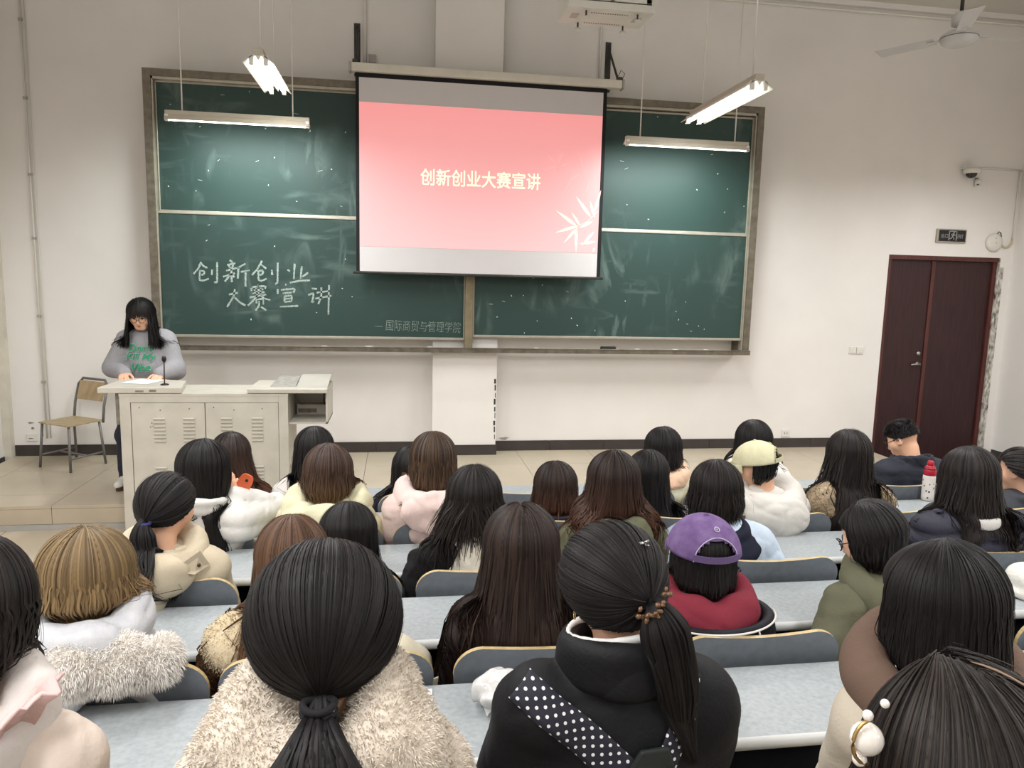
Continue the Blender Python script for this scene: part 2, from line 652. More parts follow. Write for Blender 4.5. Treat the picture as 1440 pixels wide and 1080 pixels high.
# ---------------------------------------------------------------- blackboard
def board_material():
    m = bpy.data.materials.new('green_chalkboard')
    m.use_nodes = True
    nt = m.node_tree
    b = nt.nodes['Principled BSDF']
    b.inputs['Roughness'].default_value = .48
    b.inputs['Specular IOR Level'].default_value = .35
    tc = nt.nodes.new('ShaderNodeTexCoord')

    def noise(scale, stretch, det, dist, lo, hi, detail=6):
        mp = nt.nodes.new('ShaderNodeMapping')
        mp.inputs['Scale'].default_value = stretch
        mp.inputs['Rotation'].default_value = (0, dist, 0)
        nt.links.new(tc.outputs['Object'], mp.inputs[0])
        n = nt.nodes.new('ShaderNodeTexNoise')
        n.inputs['Scale'].default_value = scale
        n.inputs['Detail'].default_value = detail
        n.inputs['Distortion'].default_value = det
        nt.links.new(mp.outputs[0], n.inputs['Vector'])
        r = nt.nodes.new('ShaderNodeMapRange')
        r.inputs['From Min'].default_value = lo
        r.inputs['From Max'].default_value = hi
        nt.links.new(n.outputs['Fac'], r.inputs[0])
        return r.outputs[0]
    big = noise(.9, (1, 1, 1.2), .6, .3, .45, .75)
    sw = noise(3.2, (1, 1, .35), 2.2, .7, .52, .8)
    sw2 = noise(5, (.25, 1, 1), 1.2, .15, .55, .85)
    mu = nt.nodes.new('ShaderNodeMath')
    mu.operation = 'MULTIPLY'
    ad = nt.nodes.new('ShaderNodeMath')
    ad.operation = 'MAXIMUM'
    nt.links.new(sw, ad.inputs[0])
    nt.links.new(sw2, ad.inputs[1])
    nt.links.new(ad.outputs[0], mu.inputs[0])
    nt.links.new(big, mu.inputs[1])
    mx = nt.nodes.new('ShaderNodeMix')
    mx.data_type = 'RGBA'
    mx.inputs['A'].default_value = lin((42, 64, 60))
    mx.inputs['B'].default_value = lin((128, 148, 142))
    nt.links.new(mu.outputs[0], mx.inputs['Factor'])
    nt.links.new(mx.outputs['Result'], b.inputs['Base Color'])
    return m


BOARD = board_material()
CHALK = mat('chalk', (176, 186, 180), rough=.95, var=.28, scale=120, c2=(100, 120, 114))
bb = thing('blackboard', 'long green sliding chalkboard in a grey metal frame across the front wall', 'blackboard', (.73, -.15, 1.26))
BX0, BX1, BZ0, BZ1 = -2.343, 3.81, 1.26, 3.875
m = MB()
m.box(BX0, BX0 + .07, -.29, -.001, BZ0, BZ1).box(BX1 - .07, BX1, -.29, -.001, BZ0, BZ1)
m.box(BX0 + .07, BX1 - .07, -.29, -.001, BZ1 - .065, BZ1)
m.build('frame', ALU, bb)
m = MB()
m.box(BX0 + .07, BX0 + .085, -.275, -.20, BZ0 + .05, BZ1 - .065).box(BX1 - .085, BX1 - .07, -.275, -.20, BZ0 + .05, BZ1 - .065)
m.box(BX0 + .07, BX1 - .07, -.275, -.20, BZ1 - .09, BZ1 - .065)
m.build('inner_track', ALUL, bb)
bx(BX0 + .07, BX1 - .07, -.20, -.192, 2.5, BZ1 - .065).build('back_plate', DARKM, bb)
MB().box(BX0, BX1, -.33, -.20, BZ0, BZ0 + .04).box(BX0, BX1, -.335, -.325, BZ0 + .04, BZ0 + .052).build('chalk_tray', ALU, bb, bevel=.004)
bx(.682, .765, -.295, -.20, BZ0 + .04, 3.80).build('mullion', mat('mullion_metal', (138, 128, 104), rough=.5, metal=.4, var=.12, scale=12), bb, bevel=.006)


def panel(x0, x1, z0, z1, y, mark=None):
    p = bx(x0, x1, y, y + .016, z0, z1).build('writing_panel', BOARD, bb)
    m = MB()
    w = .03
    m.box(x0, x1, y - .008, y + .018, z0 - w * .6, z0 + .008).box(x0, x1, y - .008, y + .018, z1 - .008, z1 + .012)
    m.box(x0, x0 + .012, y - .008, y + .018, z0, z1).box(x1 - .012, x1, y - .008, y + .018, z0, z1)
    m.build('panel_rail', ALUL, p, bevel=.003)
    return p


pan_ul = panel(-2.255, .68, 2.592, 3.775, -.222)
pan_ll = panel(-2.27, .682, 1.40, 2.572, -.252)
pan_ur = panel(.77, 3.725, 2.566, 3.765, -.222)
pan_lr = panel(.768, 3.725, 1.432, 2.545, -.252)

ST = [[(-1.886,2.113),(-1.916,2.044),(-1.961,1.997)],[(-1.887,2.096),(-1.86,2.068),(-1.828,2.058)],[(-1.905,2.027),(-1.856,2.029),(-1.863,1.994),(-1.89,1.988)],[(-1.9,2.027),(-1.908,1.936),(-1.865,1.934),(-1.82,1.955)],[(-1.787,2.042),(-1.791,1.99)],[(-1.738,2.117),(-1.744,1.917),(-1.772,1.922)],[(-1.622,2.137),(-1.595,2.121)],[(-1.645,2.091),(-1.568,2.11)],[(-1.629,2.086),(-1.619,2.063)],[(-1.585,2.098),(-1.602,2.064)],[(-1.658,2.034),(-1.558,2.065)],[(-1.687,1.976),(-1.576,2.013)],[(-1.608,2.052),(-1.606,1.926)],[(-1.615,2.0),(-1.672,1.93)],[(-1.598,2.001),(-1.582,1.973)],[(-1.474,2.107),(-1.547,2.065)],[(-1.541,2.071),(-1.549,1.962)],[(-1.52,2.026),(-1.436,2.045)],[(-1.475,2.038),(-1.479,1.885)],[(-1.317,2.14),(-1.363,2.058),(-1.415,2.0)],[(-1.329,2.105),(-1.296,2.077),(-1.279,2.066)],[(-1.364,2.035),(-1.308,2.048),(-1.314,2.008),(-1.348,2.001)],[(-1.355,2.03),(-1.355,1.949),(-1.321,1.944),(-1.278,1.968)],[(-1.227,2.056),(-1.224,2.004)],[(-1.169,2.127),(-1.175,1.925),(-1.198,1.918)],[(-1.077,2.06),(-1.055,2.043)],[(-1.008,2.12),(-1.018,1.969)],[(-0.94,2.098),(-0.953,1.976)],[(-0.879,2.036),(-0.936,1.994)],[(-1.056,1.933),(-0.959,1.955),(-0.862,1.961)],[(-1.637,1.804),(-1.553,1.824)],[(-1.58,1.858),(-1.593,1.788),(-1.657,1.683)],[(-1.593,1.788),(-1.539,1.731),(-1.484,1.7)],[(-1.367,1.899),(-1.35,1.89)],[(-1.424,1.873),(-1.424,1.844)],[(-1.418,1.879),(-1.356,1.891),(-1.283,1.893),(-1.295,1.87)],[(-1.402,1.85),(-1.312,1.861)],[(-1.379,1.874),(-1.369,1.799)],[(-1.334,1.877),(-1.341,1.805)],[(-1.414,1.821),(-1.301,1.835)],[(-1.442,1.78),(-1.285,1.812)],[(-1.369,1.799),(-1.415,1.745),(-1.461,1.7)],[(-1.336,1.799),(-1.302,1.771),(-1.246,1.758)],[(-1.381,1.758),(-1.377,1.723)],[(-1.381,1.758),(-1.314,1.771),(-1.315,1.712)],[(-1.354,1.747),(-1.355,1.7),(-1.389,1.653)],[(-1.338,1.689),(-1.288,1.657)],[(-1.102,1.92),(-1.091,1.909)],[(-1.174,1.867),(-1.175,1.82)],[(-1.143,1.861),(-1.006,1.876),(-1.024,1.835)],[(-1.126,1.827),(-1.041,1.837)],[(-1.11,1.798),(-1.111,1.745)],[(-1.11,1.798),(-1.041,1.809),(-1.042,1.753)],[(-1.108,1.772),(-1.048,1.778)],[(-1.111,1.743),(-1.042,1.75)],[(-1.157,1.694),(-0.98,1.705)],[(-0.846,1.88),(-0.795,1.877)],[(-0.882,1.815),(-0.83,1.837),(-0.836,1.78),(-0.854,1.739),(-0.825,1.757)],[(-0.801,1.84),(-0.674,1.86)],[(-0.813,1.781),(-0.657,1.813)],[(-0.754,1.893),(-0.755,1.805),(-0.785,1.728)],[(-0.679,1.919),(-0.688,1.624)]]
rng = np.random.default_rng(4)
m = MB()
for s in ST:
    P = np.array(s)
    # resample and give every stroke a chalk-wide ribbon with rough edges
    L = np.r_[0, np.cumsum(np.hypot(*np.diff(P, axis=0).T))]
    n = max(3, int(L[-1] / .012))
    u = np.linspace(0, L[-1], n)
    q = np.stack([np.interp(u, L, P[:, 0]), np.interp(u, L, P[:, 1])], 1)
    q[1:-1] = (q[:-2] + 2 * q[1:-1] + q[2:]) / 4
    t = np.gradient(q, axis=0)
    t /= np.linalg.norm(t, axis=1, keepdims=True)
    nn = np.stack([-t[:, 1], t[:, 0]], 1)
    w = .0085 + rng.normal(0, .0012, n)
    V = [(a[0] + s_ * b[0] * c_, -.2535, a[1] + s_ * b[1] * c_) for a, b, c_ in zip(q, nn, w) for s_ in (-1, 1)]
    m.add(V, [(2 * i, 2 * i + 1, 2 * i + 3, 2 * i + 2) for i in range(n - 1)])
m.build('chalk_writing', CHALK, pan_ll)
V, F = text_geo('— 国际商贸与管理学院', 1, -.012, .12)
V = fit2(V, -.235, .645, 1.475, 1.585)
V[:, 1] -= (V[:, 0] + .235) * .02
mk('chalk_signature', np.stack([V[:, 0], np.full(len(V), -.2535), V[:, 1]], 1), F, mat('faint_chalk', (156, 170, 164), rough=.95, var=.3, scale=90, c2=(72, 98, 92)), pan_ll)
CHALKW = mat('chalk_fleck', (214, 220, 214), rough=.95, var=.1)
for p, x0, x1, z0, z1, y, n in ((pan_ul, -2.2, .6, 2.65, 3.75, -.2245, 34), (pan_ll, -2.2, .6, 1.42, 2.5, -.2535, 10), (pan_ur, 2.1, 3.7, 2.6, 3.75, -.2245, 14), (pan_lr, .85, 3.65, 1.46, 2.1, -.2535, 22)):
    m = MB()
    for i in range(n):
        cx, cz = rng.uniform(x0, x1), rng.uniform(z0, z1)
        if i % 4 == 0:
            a, L, w = rng.normal(.2, .3), rng.uniform(.02, .05), .003
        else:
            a, L, w = rng.uniform(0, 3), rng.uniform(.008, .018), rng.uniform(.005, .009)
        dx, dz = math.cos(a) * L / 2, math.sin(a) * L / 2
        nx, nz = -math.sin(a) * w / 2, math.cos(a) * w / 2
        m.add([(cx - dx - nx, y, cz - dz - nz), (cx + dx - nx, y, cz + dz - nz), (cx + dx + nx, y, cz + dz + nz), (cx - dx + nx, y, cz - dz + nz)], [(0, 1, 2, 3)])
    m.build('chalk_marks', CHALKW, p, kind='stuff')
# things on the tray
for i, (x, l, dy) in enumerate(((-.75, .06, 0), (-.32, .07, .02), (.30, .05, .01), (1.42, .05, .015), (2.52, .05, 0), (2.95, .06, .02), (3.3, .05, .01))):
    a = .2 * ((i * 37) % 7 - 3)
    MB().tube([(x, -.27 + dy, BZ0 + .0475), (x + l * math.cos(a), -.27 + dy + l * .4 * math.sin(a), BZ0 + .0475)], .006, 8).build(
        'chalk_stick', CHALKW, None, label=['short chalk stick on the tray under the chalk title', 'chalk stick on the tray just left of the pillar', 'broken chalk stick on the tray in front of the pillar',
        'chalk stick on the tray right of the centre post', 'chalk stick on the tray right of the black eraser', 'chalk stick on the tray below the right chalkboard', 'chalk stick at the right end of the chalk tray'][i], cat='chalk', group='chalk sticks on the tray')
er = bx(2.14, 2.30, -.30, -.245, BZ0 + .041, BZ0 + .075).build('board_eraser', BLACK, None, label='black board eraser lying on the chalk tray', cat='eraser', bevel=.006)
bx(2.14, 2.30, -.301, -.244, BZ0 + .041, BZ0 + .053).build('felt_pad', mat('grey_felt', (90, 86, 80), rough=.95), er)

# ---------------------------------------------------------------- projection screen
sc = thing('projection_screen', 'white pull-down projection screen showing a red title slide', 'screen', (.85, -.45, 2.05))
m = MB()
m.box(-.44, 2.19, -.50, -.40, 3.915, 3.995)
m.build('housing', mat('screen_housing', (212, 208, 196), rough=.5, var=.05), sc, bevel=.012)
for a, b in ((-.46, -.44), (2.19, 2.21)):
    bx(a, b, -.505, -.395, 3.91, 4.0).build('end_cap', PLASTG, sc, bevel=.004)
bx(-.40, 2.05, -.4485, -.447, 2.06, 3.925).build('black_border', mat('screen_black_border', (18, 18, 20), rough=.8), sc)
fab = bx(-.367, 2.012, -.4515, -.449, 2.064, 3.872).build('screen_fabric', mat('screen_fabric_white', (206, 203, 204), rough=.8, var=.01), sc)
MB().tube([(-.43, -.45, 2.05), (2.08, -.45, 2.05)], .014, 10).build('bottom_bar', DARKM, sc, smooth=True)


def slide_material():
    m = bpy.data.materials.new('projected_red_slide')
    m.use_nodes = True
    nt = m.node_tree
    b = nt.nodes['Principled BSDF']
    b.inputs['Base Color'].default_value = lin((150, 132, 132))
    b.inputs['Roughness'].default_value = .9
    b.inputs['Specular IOR Level'].default_value = .1
    tc = nt.nodes.new('ShaderNodeTexCoord')
    sp = nt.nodes.new('ShaderNodeSeparateXYZ')
    nt.links.new(tc.outputs['Generated'], sp.inputs[0])
    r = nt.nodes.new('ShaderNodeValToRGB')
    e = r.color_ramp.elements
    e[0].position = .0
    e[0].color = lin((246, 184, 184))
    e[1].position = 1.0
    e[1].color = lin((246, 144, 144))
    k = e.new(.45)
    k.color = lin((246, 164, 164))
    nt.links.new(sp.outputs['Z'], r.inputs[0])
    nt.links.new(r.outputs[0], b.inputs['Emission Color'])
    b.inputs['Emission Strength'].default_value = SLIDE
    return m


SLIDE = 0.85
SZ0, SZ1 = 2.304, 3.65
slide = bx(-.367, 2.012, -.4535, -.4515, SZ0, SZ1).build('title_slide', slide_material(), sc)
TXTM = mat('slide_lettering', (255, 244, 214), rough=.9, var=0, emit=(255, 240, 205), estr=.75)
V, F = text_geo('创新创业大赛宣讲', 1, .010)
V = fit2(V, .215, 1.40, 2.905, 3.065)
mk('slide_title', np.stack([V[:, 0], np.full(len(V), -.455), V[:, 1]], 1), F, TXTM, slide)
LEAF = mat('slide_bamboo', (230, 170, 160), rough=.9, var=0, emit=(250, 206, 196), estr=.85)
LEAF2 = mat('slide_bamboo_faint', (224, 140, 136), rough=.9, var=0, emit=(244, 160, 156), estr=.85)
m = MB()


def leaf(x, z, a, L, w, mi):
    n = 7
    dx, dz = math.cos(a), math.sin(a)
    V = []
    for i in range(n):
        t = i / (n - 1)
        hw = w * math.sin(PI * t ** .75) * .5 + .0006
        V += [(x + dx * L * t - dz * hw, -.4545, z + dz * L * t + dx * hw), (x + dx * L * t + dz * hw, -.4545, z + dz * L * t - dx * hw)]
    m.add(V, [(2 * i, 2 * i + 1, 2 * i + 3, 2 * i + 2) for i in range(n - 1)], mi)


for x, z, a, L, w, mi in ((1.79, 2.565, 2.55, .27, .035, 0), (1.80, 2.57, 3.45, .25, .032, 0), (1.80, 2.56, 4.0, .22, .03, 0), (1.78, 2.56, 4.75, .26, .034, 0), (1.82, 2.575, 2.2, .16, .025, 0),
                          (1.93, 2.66, 2.25, .26, .034, 0), (1.96, 2.70, 1.3, .24, .03, 0), (1.97, 2.66, 1.9, .17, .03, 0), (1.95, 2.62, 3.6, .16, .03, 0), (1.97, 2.52, 4.0, .2, .03, 0), (1.99, 2.42, 3.3, .18, .03, 0), (1.98, 2.36, 4.4, .05, .02, 0),
                          (1.56, 3.16, 2.4, .13, .022, 1), (1.56, 3.15, 3.5, .15, .022, 1), (1.57, 3.16, 1.2, .14, .022, 1), (1.60, 3.14, .5, .1, .02, 1), (1.55, 3.14, 4.4, .1, .02, 1), (1.83, 3.14, 1.9, .12, .02, 1), (1.8, 3.08, 3.7, .16, .022, 1), (1.72, 3.02, 4.1, .15, .022, 1), (1.9, 3.02, 4.5, .15, .02, 1)):
    leaf(x, z, a, L, w, mi)
m.tube([(2.0, -.4542, 2.72), (1.9, -.4542, 2.62), (1.79, -.4542, 2.565)], .003, 4)
m.build('bamboo_leaves', [LEAF, LEAF2], slide)

for k, x in enumerate((-.405, 2.165)):
    t = thing('screen_bracket', ['rusty steel wall bracket above the left end of the screen', 'rusty steel wall bracket above the right end of the screen'][k], 'bracket', (x, -.02, 3.995), 'wall brackets carrying the screen')
    bx(x - .03, x + .03, -.012, 0, 3.99, 4.49).build('wall_plate', DARKM, t, bevel=.003)
    m = MB()
    m.box(x - .02, x + .02, -.50, -.01, 3.997, 4.02)
    m.build('arm', DARKM, t)
    MB().tube([(x + .01, -.02, 4.40), (x + .01, -.38, 4.02)], .013, 6).build('brace', DARKM, t)
    MB().lathe((x, -.012, 4.45), [(.012, 0), (.012, .008), (.002, .01)], 8, 0, (0, -1, 0)).build('bolt', BLACK, t)
    MB().tube([(x + .03, -.46, 4.0), (x + .05, -.47, 4.06), (x + .02, -.44, 4.10), (x - .01, -.42, 4.03)], .004, 5).build('tie_wire', DARKM, t)

# conduits on the front wall
def pipe(name, pts, r, label, clips=(), cat='pipe', material=PLASTW):
    t = thing(name, label, cat, tuple(np.mean(np.array(pts), axis=0)))
    MB().tube(pts, r, 8).build('tube', material, t, smooth=True)
    for c in clips:
        bx(c[0] - r * 2.2, c[0] + r * 2.2, c[1] - .006, c[1] + r * 1.2, c[2] - .012, c[2] + .012).build('clip', PLASTG, t)
    return t


pipe('conduit', [(-3.47, -.014, .33), (-3.47, -.014, ZC)], .008, 'thin white conduit with clips left of the blackboard', [(-3.47, -.02, z) for z in (.9, 1.55, 2.3, 2.9, 3.6, 4.3)])
pipe('conduit', [(-3.435, -.012, .33), (-3.435, -.012, ZC)], .005, 'thinner cable pipe right beside the clipped white conduit')
pipe('conduit', [(-.33, -.014, 4.12), (-.33, -.014, ZC)], .02, 'white conduit above the left end of the screen housing')
pipe('conduit', [(2.08, -.014, 4.02), (2.08, -.014, ZC)], .012, 'white conduit above the right end of the screen housing')
pipe('conduit', [(PX1 + .018, -.014, 3.9), (PX1 + .018, -.014, ZC)], .013, 'white conduit along the right side of the pillar')
jb = bx(-.29, -.22, -.04, 0, 4.12, 4.20).build('junction_box', PLASTG, None, label='small grey junction box above the left end of the screen', cat='box', bevel=.004)
MB().tube([(-.28, -.03, 4.13), (-.29, -.10, 4.06), (-.26, -.3, 4.0), (-.25, -.42, 3.998)], .006, 6).build('cable', BLACK, jb, smooth=True)

# small fittings on the right of the front wall
dm = thing('security_camera', 'white dome security camera high on the wall above the door', 'camera', (6.47, 0, 3.33))
bx(6.42, 6.60, -.035, 0, 3.40, 3.435).build('mounting_arm', PLASTW, dm, bevel=.004)
MB().lathe((6.47, -.09, 3.405), [(.085, 0), (.088, -.04), (.078, -.062)], 20).build('housing', PLASTW, dm, smooth=True)
MB().lathe((6.47, -.09, 3.345), [(.062, .0), (.055, -.025), (.035, -.045), (.004, -.055)], 18).build('dome_glass', mat('dark_dome', (30, 30, 34), rough=.08, spec=.6), dm, smooth=True)
bx(6.40, 6.54, -.17, 0, 3.402, 3.412).build('base_plate', PLASTW, dm)
pk = thing('sound_pickup', 'small white pickup microphone below the dome camera', 'microphone', (6.61, -.03, 3.2))
MB().lathe((6.61, -.035, 3.215), [(.012, 0), (.034, .006), (.036, .05), (.03, .075), (.012, .085)], 14).build('capsule', PLASTW, pk, smooth=True)
bx(6.598, 6.622, -.03, 0, 3.29, 3.31).build('holder', DARKM, pk)
bx(6.575, 6.60, -.0735, -.06, 3.222, 3.230).build('slot', BLACK, pk)
pipe('conduit', [(6.60, -.012, 3.425), (7.195, -.012, 3.42)], .010, 'short horizontal conduit from the dome camera to the corner', cat='pipe')
pipe('conduit', [(7.165, -.012, 3.415), (7.165, -.012, 2.62)], .009, 'vertical conduit in the corner right of the door')

sg = thing('exit_sign', 'black emergency exit sign with white lettering above the door', 'sign', (6.355, 0, 2.567))
bx(6.165, 6.545, -.028, 0, 2.565, 2.72).build('sign_frame', ALUL, sg, bevel=.004)
fc = bx(6.187, 6.530, -.031, -.027, 2.580, 2.708).build('sign_face', mat('sign_black', (30, 28, 34), rough=.25), sg)
SGT = mat('sign_white', (165, 165, 162), rough=.5)
for body, a, b, c_, d_ in (('出口', 6.215, 6.30, 2.618, 2.665), ('EXIT', 6.425, 6.50, 2.618, 2.662)):
    V, F = text_geo(body, 1, .0)
    V = fit2(V, a, b, c_, d_)
    mk('sign_lettering', np.stack([V[:, 0], np.full(len(V), -.0325), V[:, 1]], 1), F, SGT, fc)
m = MB()
yq = -.0335
for a, b, c_, d_ in ((6.31, 6.32, 2.592, 2.70), (6.405, 6.415, 2.592, 2.70), (6.31, 6.415, 2.692, 2.70)):
    m.box(a, b, yq, -.031, c_, d_)
m.lathe((6.375, -.031, 2.682), [(.008, 0), (.008, .003)], 10, 0, (0, -1, 0))
for pts, r in (([(6.372, yq, 2.67), (6.357, yq, 2.637)], .007), ([(6.357, yq, 2.637), (6.375, yq, 2.622), (6.378, yq, 2.60)], .005), ([(6.357, yq, 2.637), (6.345, yq, 2.615), (6.325, yq, 2.612)], .005),
               ([(6.37, yq, 2.665), (6.348, yq, 2.664), (6.338, yq, 2.648)], .004), ([(6.372, yq, 2.664), (6.385, yq, 2.648), (6.398, yq, 2.654)], .004)):
    m.tube(pts, r, 5)
m.build('running_man', SGT, fc)
ap = thing('wireless_access_point', 'round white wireless access point with a cable right of the exit sign', 'router', (6.92, 0, 2.5))
MB().lathe((6.92, 0, 2.585), [(.10, 0), (.105, .02), (.10, .035), (.07, .045), (.01, .05)], 24, 0, (0, -1, 0)).build('cover', PLASTW, ap, smooth=True)
bx(6.905, 6.925, -.052, -.044, 2.63, 2.637).build('indicator', PLASTG, ap)
MB().lathe((6.922, -.048, 2.58), [(.008, 0), (.008, .003)], 10, 0, (0, -1, 0)).build('logo_disc', PLASTG, ap)
MB().tube([(6.94, -.03, 2.685), (6.96, -.03, 2.71), (6.985, -.03, 2.70), (7.0, -.03, 2.65)], .005, 6).build('black_lead', BLACK, ap, smooth=True)
MB().tube([(7.02, -.02, 2.56), (7.06, -.02, 2.535), (7.11, -.02, 2.54), (7.15, -.02, 2.58), (7.16, -.02, 2.63)], .011, 8).build('cream_cable', mat('cream_cable', (204, 194, 160), rough=.5), ap, smooth=True)
for k, x in enumerate((5.24, 5.335)):
    s_ = bx(x - .043, x + .043, -.012, 0, 1.255, 1.341).build('light_switch', PLASTW, None, label=['left white light switch plate beside the dark double door', 'right white light switch plate beside the dark double door'][k], cat='switch', group='light switches beside the door', bevel=.004)
    for q in (-1, 1):
        bx(x + q * .018 - .016, x + q * .018 + .016, -.016, -.011, 1.268, 1.328).build('rocker', PLASTW, s_, bevel=.002)
o_ = bx(4.43, 4.53, -.012, 0, .275, .361).build('wall_socket', PLASTW, None, label='white wall socket just above the skirting right of centre', cat='socket', bevel=.004)
for dx in (-.016, .016):
    bx(4.48 + dx - .003, 4.48 + dx + .003, -.0135, -.011, .31, .33).build('socket_slot', BLACK, o_)
o_ = bx(-3.66, -3.56, -.012, 0, .30, .375).build('wall_socket', PLASTW, None, label='scuffed white wall socket low on the wall behind the wooden chair', cat='socket', bevel=.004)
bx(-3.64, -3.60, -.0135, -.011, .325, .33).build('socket_slot', BLACK, o_)

# ---------------------------------------------------------------- lamps
TUBE = mat('lit_tube', (255, 255, 250), rough=.4, var=0, emit=(255, 252, 240), estr=9.0)
LAMPB = mat('lamp_body', (186, 180, 165), rough=.5, var=.05)
REFL = mat('lamp_reflector', (222, 220, 214), rough=.3, var=.02)
for k, (x0, x1) in enumerate(((-1.98, -.777), (2.124, 3.354))):
    z, y = 3.35, -.9
    t = thing('board_lamp', ['long single tube lamp hanging before the left half of the blackboard', 'long single tube lamp hanging before the right half of the blackboard'][k], 'lamp', ((x0 + x1) / 2, y, z), 'lamps hung before the blackboard')
    bx(x0, x1, y - .02, y + .03, z, z + .035).build('gear_tray', LAMPB, t, bevel=.003)
    m = MB()
    m.prism([(x0, y - .02, z), (x0, y - .045, z - .045), (x0, y - .040, z - .047), (x0, y - .014, z)], (x1 - x0, 0, 0))
    m.prism([(x0, y + .03, z), (x0, y + .07, z - .03), (x0, y + .066, z - .033), (x0, y + .025, z)], (x1 - x0, 0, 0))
    m.build('reflector', LAMPB, t)
    MB().tube([(x0 + .03, y - .012, z - .04), (x1 - .03, y - .012, z - .04)], .013, 10).build('tube', TUBE, t, smooth=True)
    MB().box(x0, x0 + .03, y - .03, y + .01, z - .055, z).build('tube_holder', PLASTW, t)
    bx(x1 - .03, x1, y - .03, y + .01, z - .055, z).build('tube_holder', PLASTW, t)
    for xx in (x0 + .14, x1 - .14):
        MB().tube([(xx, y, z + .035), (xx, y, ZC)], .006, 6).build('hanging_rod', PLASTW, t, smooth=True)
for k, (x, y0, y1, z) in enumerate(((-1.02, -1.95, -1.02, 3.60), (2.62, -2.55, -1.30, 3.50))):
    t = thing('pendant_lamp', ['bright twin tube pendant lamp seen end on at the left', 'bright twin tube pendant lamp slanting towards the viewer at the right'][k], 'lamp', (x, (y0 + y1) / 2, z), 'twin tube pendant lamps')
    bx(x - .035, x + .035, y0, y1, z, z + .05).build('gear_tray', LAMPB, t, bevel=.003)
    m = MB()
    for s in (-1, 1):
        m.prism([(x + s * .035, y0, z + .012), (x + s * .115, y0, z - .05), (x + s * .112, y0, z - .054), (x + s * .03, y0, z + .004)], (0, y1 - y0, 0))
    m.prism([(x - .02, y0, z), (x + .02, y0, z), (x, y0, z - .035)], (0, y1 - y0, 0))
    m.build('reflector', REFL, t)
    for s in (-1, 1):
        MB().tube([(x + s * .052, y0 + .03, z - .045), (x + s * .052, y1 - .03, z - .045)], .014, 10).build('tube', TUBE, t, smooth=True)
        MB().box(x + s * .052 - .015, x + s * .052 + .015, y0, y0 + .03, z - .062, z).build('tube_holder', PLASTW, t)
        bx(x + s * .052 - .015, x + s * .052 + .015, y1 - .03, y1, z - .062, z).build('tube_holder', PLASTW, t)
    for yy in (y0 + .12, y1 - .2):
        MB().tube([(x, yy, z + .05), (x, yy, ZC)], .006, 6).build('hanging_rod', PLASTW, t, smooth=True)

# ---------------------------------------------------------------- ceiling fan
FX, FY, FZ = 4.80, -1.79, 4.17
FANW = mat('fan_white', (196, 196, 196), rough=.4, var=.03)
t = thing('ceiling_fan', 'white three-bladed ceiling fan at the upper right', 'fan', (FX, FY, FZ))
MB().tube([(FX, FY, FZ + .22), (FX, FY, ZC)], .016, 10).build('down_rod', DARKM, t, smooth=True)
MB().lathe((FX, FY, FZ + .1), [(.03, 0), (.07, .015), (.075, .09), (.05, .12), (.02, .125)], 18).build('canopy', FANW, t, smooth=True)
MB().lathe((FX, FY, FZ), [(.03, -.055), (.10, -.05), (.135, -.03), (.15, .0), (.145, .03), (.10, .06), (.03, .07), (.02, .12)], 28).build('motor', FANW, t, smooth=True)
MB().lathe((FX, FY, FZ), [(.149, .004), (.153, .007), (.149, .010)], 28).build('motor_band', DARKM, t, smooth=True)
for ang in (math.radians(119), math.radians(239), math.radians(-2)):
    ca, sa = math.cos(ang), math.sin(ang)

    def wp(r, s, h):
        return (FX + ca * r - sa * s, FY + sa * r + ca * s, FZ + h)
    VV, FF = [], []
    n = 8
    for i in range(n + 1):
        r = .20 + .50 * i / n
        hw = .055 + .018 * i / n
        for s_ in (-1, 1):
            for h_ in (0, .004):
                VV.append(wp(r, s_ * hw, .02 + s_ * .012 + h_))
    for i in range(n):
        q = i * 4
        FF += [(q, q + 4, q + 6, q + 2), (q + 1, q + 3, q + 7, q + 5), (q, q + 1, q + 5, q + 4), (q + 2, q + 6, q + 7, q + 3)]
    FF += [(0, 2, 3, 1), (n * 4, n * 4 + 1, n * 4 + 3, n * 4 + 2)]
    b_ = mk('blade', VV, FF, FANW, t)
    VV = [wp(r, s_, .016 + h_) for r in (.12, .26) for s_ in (-.025, .025) for h_ in (0, .006)]
    mk('blade_iron', VV, [(0, 4, 6, 2), (1, 3, 7, 5), (0, 1, 5, 4), (2, 6, 7, 3), (0, 2, 3, 1), (4, 5, 7, 6)], FANW, b_)

# ---------------------------------------------------------------- projector cage
QX0, QX1, QY0, QY1, QZ = 1.07, 1.645, -3.0, -2.68, 3.745
t = thing('projector_cage', 'white steel projector cage hanging from the ceiling above the screen', 'projector', ((QX0 + QX1) / 2, QY0, QZ))
CAGE = mat('cage_white', (206, 205, 196), rough=.5, var=.04)
m = MB()
w = .022
m.box(QX0, QX1, QY0, QY1, QZ, QZ + .02)
m.box(QX0, QX1, QY0, QY1, QZ + .36, QZ + .38)
m.box(QX0 + .001, QX0 + w, QY0 + .001, QY1 - .001, QZ + .0205, QZ + .3595).box(QX1 - w, QX1 - .001, QY0 + .001, QY1 - .001, QZ + .0205, QZ + .3595).box(QX0 + w + .001, QX1 - w - .001, QY1 - .012, QY1 - .002, QZ + .0205, QZ + .3595)
m.box(QX0 + w + .001, QX1 - w - .001, QY0 + .001, QY0 + .02, QZ + .0205, QZ + .045)
m.build('cabinet', CAGE, t)
m = MB()
dx0, dx1, dz0, dz1 = QX0 + .025, QX1 - .025, QZ + .052, QZ + .34
mid = (dx0 + dx1) / 2
for a, b in ((dx0, dx0 + .06), (mid - .015, mid + .015), (dx1 - .035, dx1)):
    m.box(a, b, QY0 - .004, QY0 + .012, dz0, dz1)
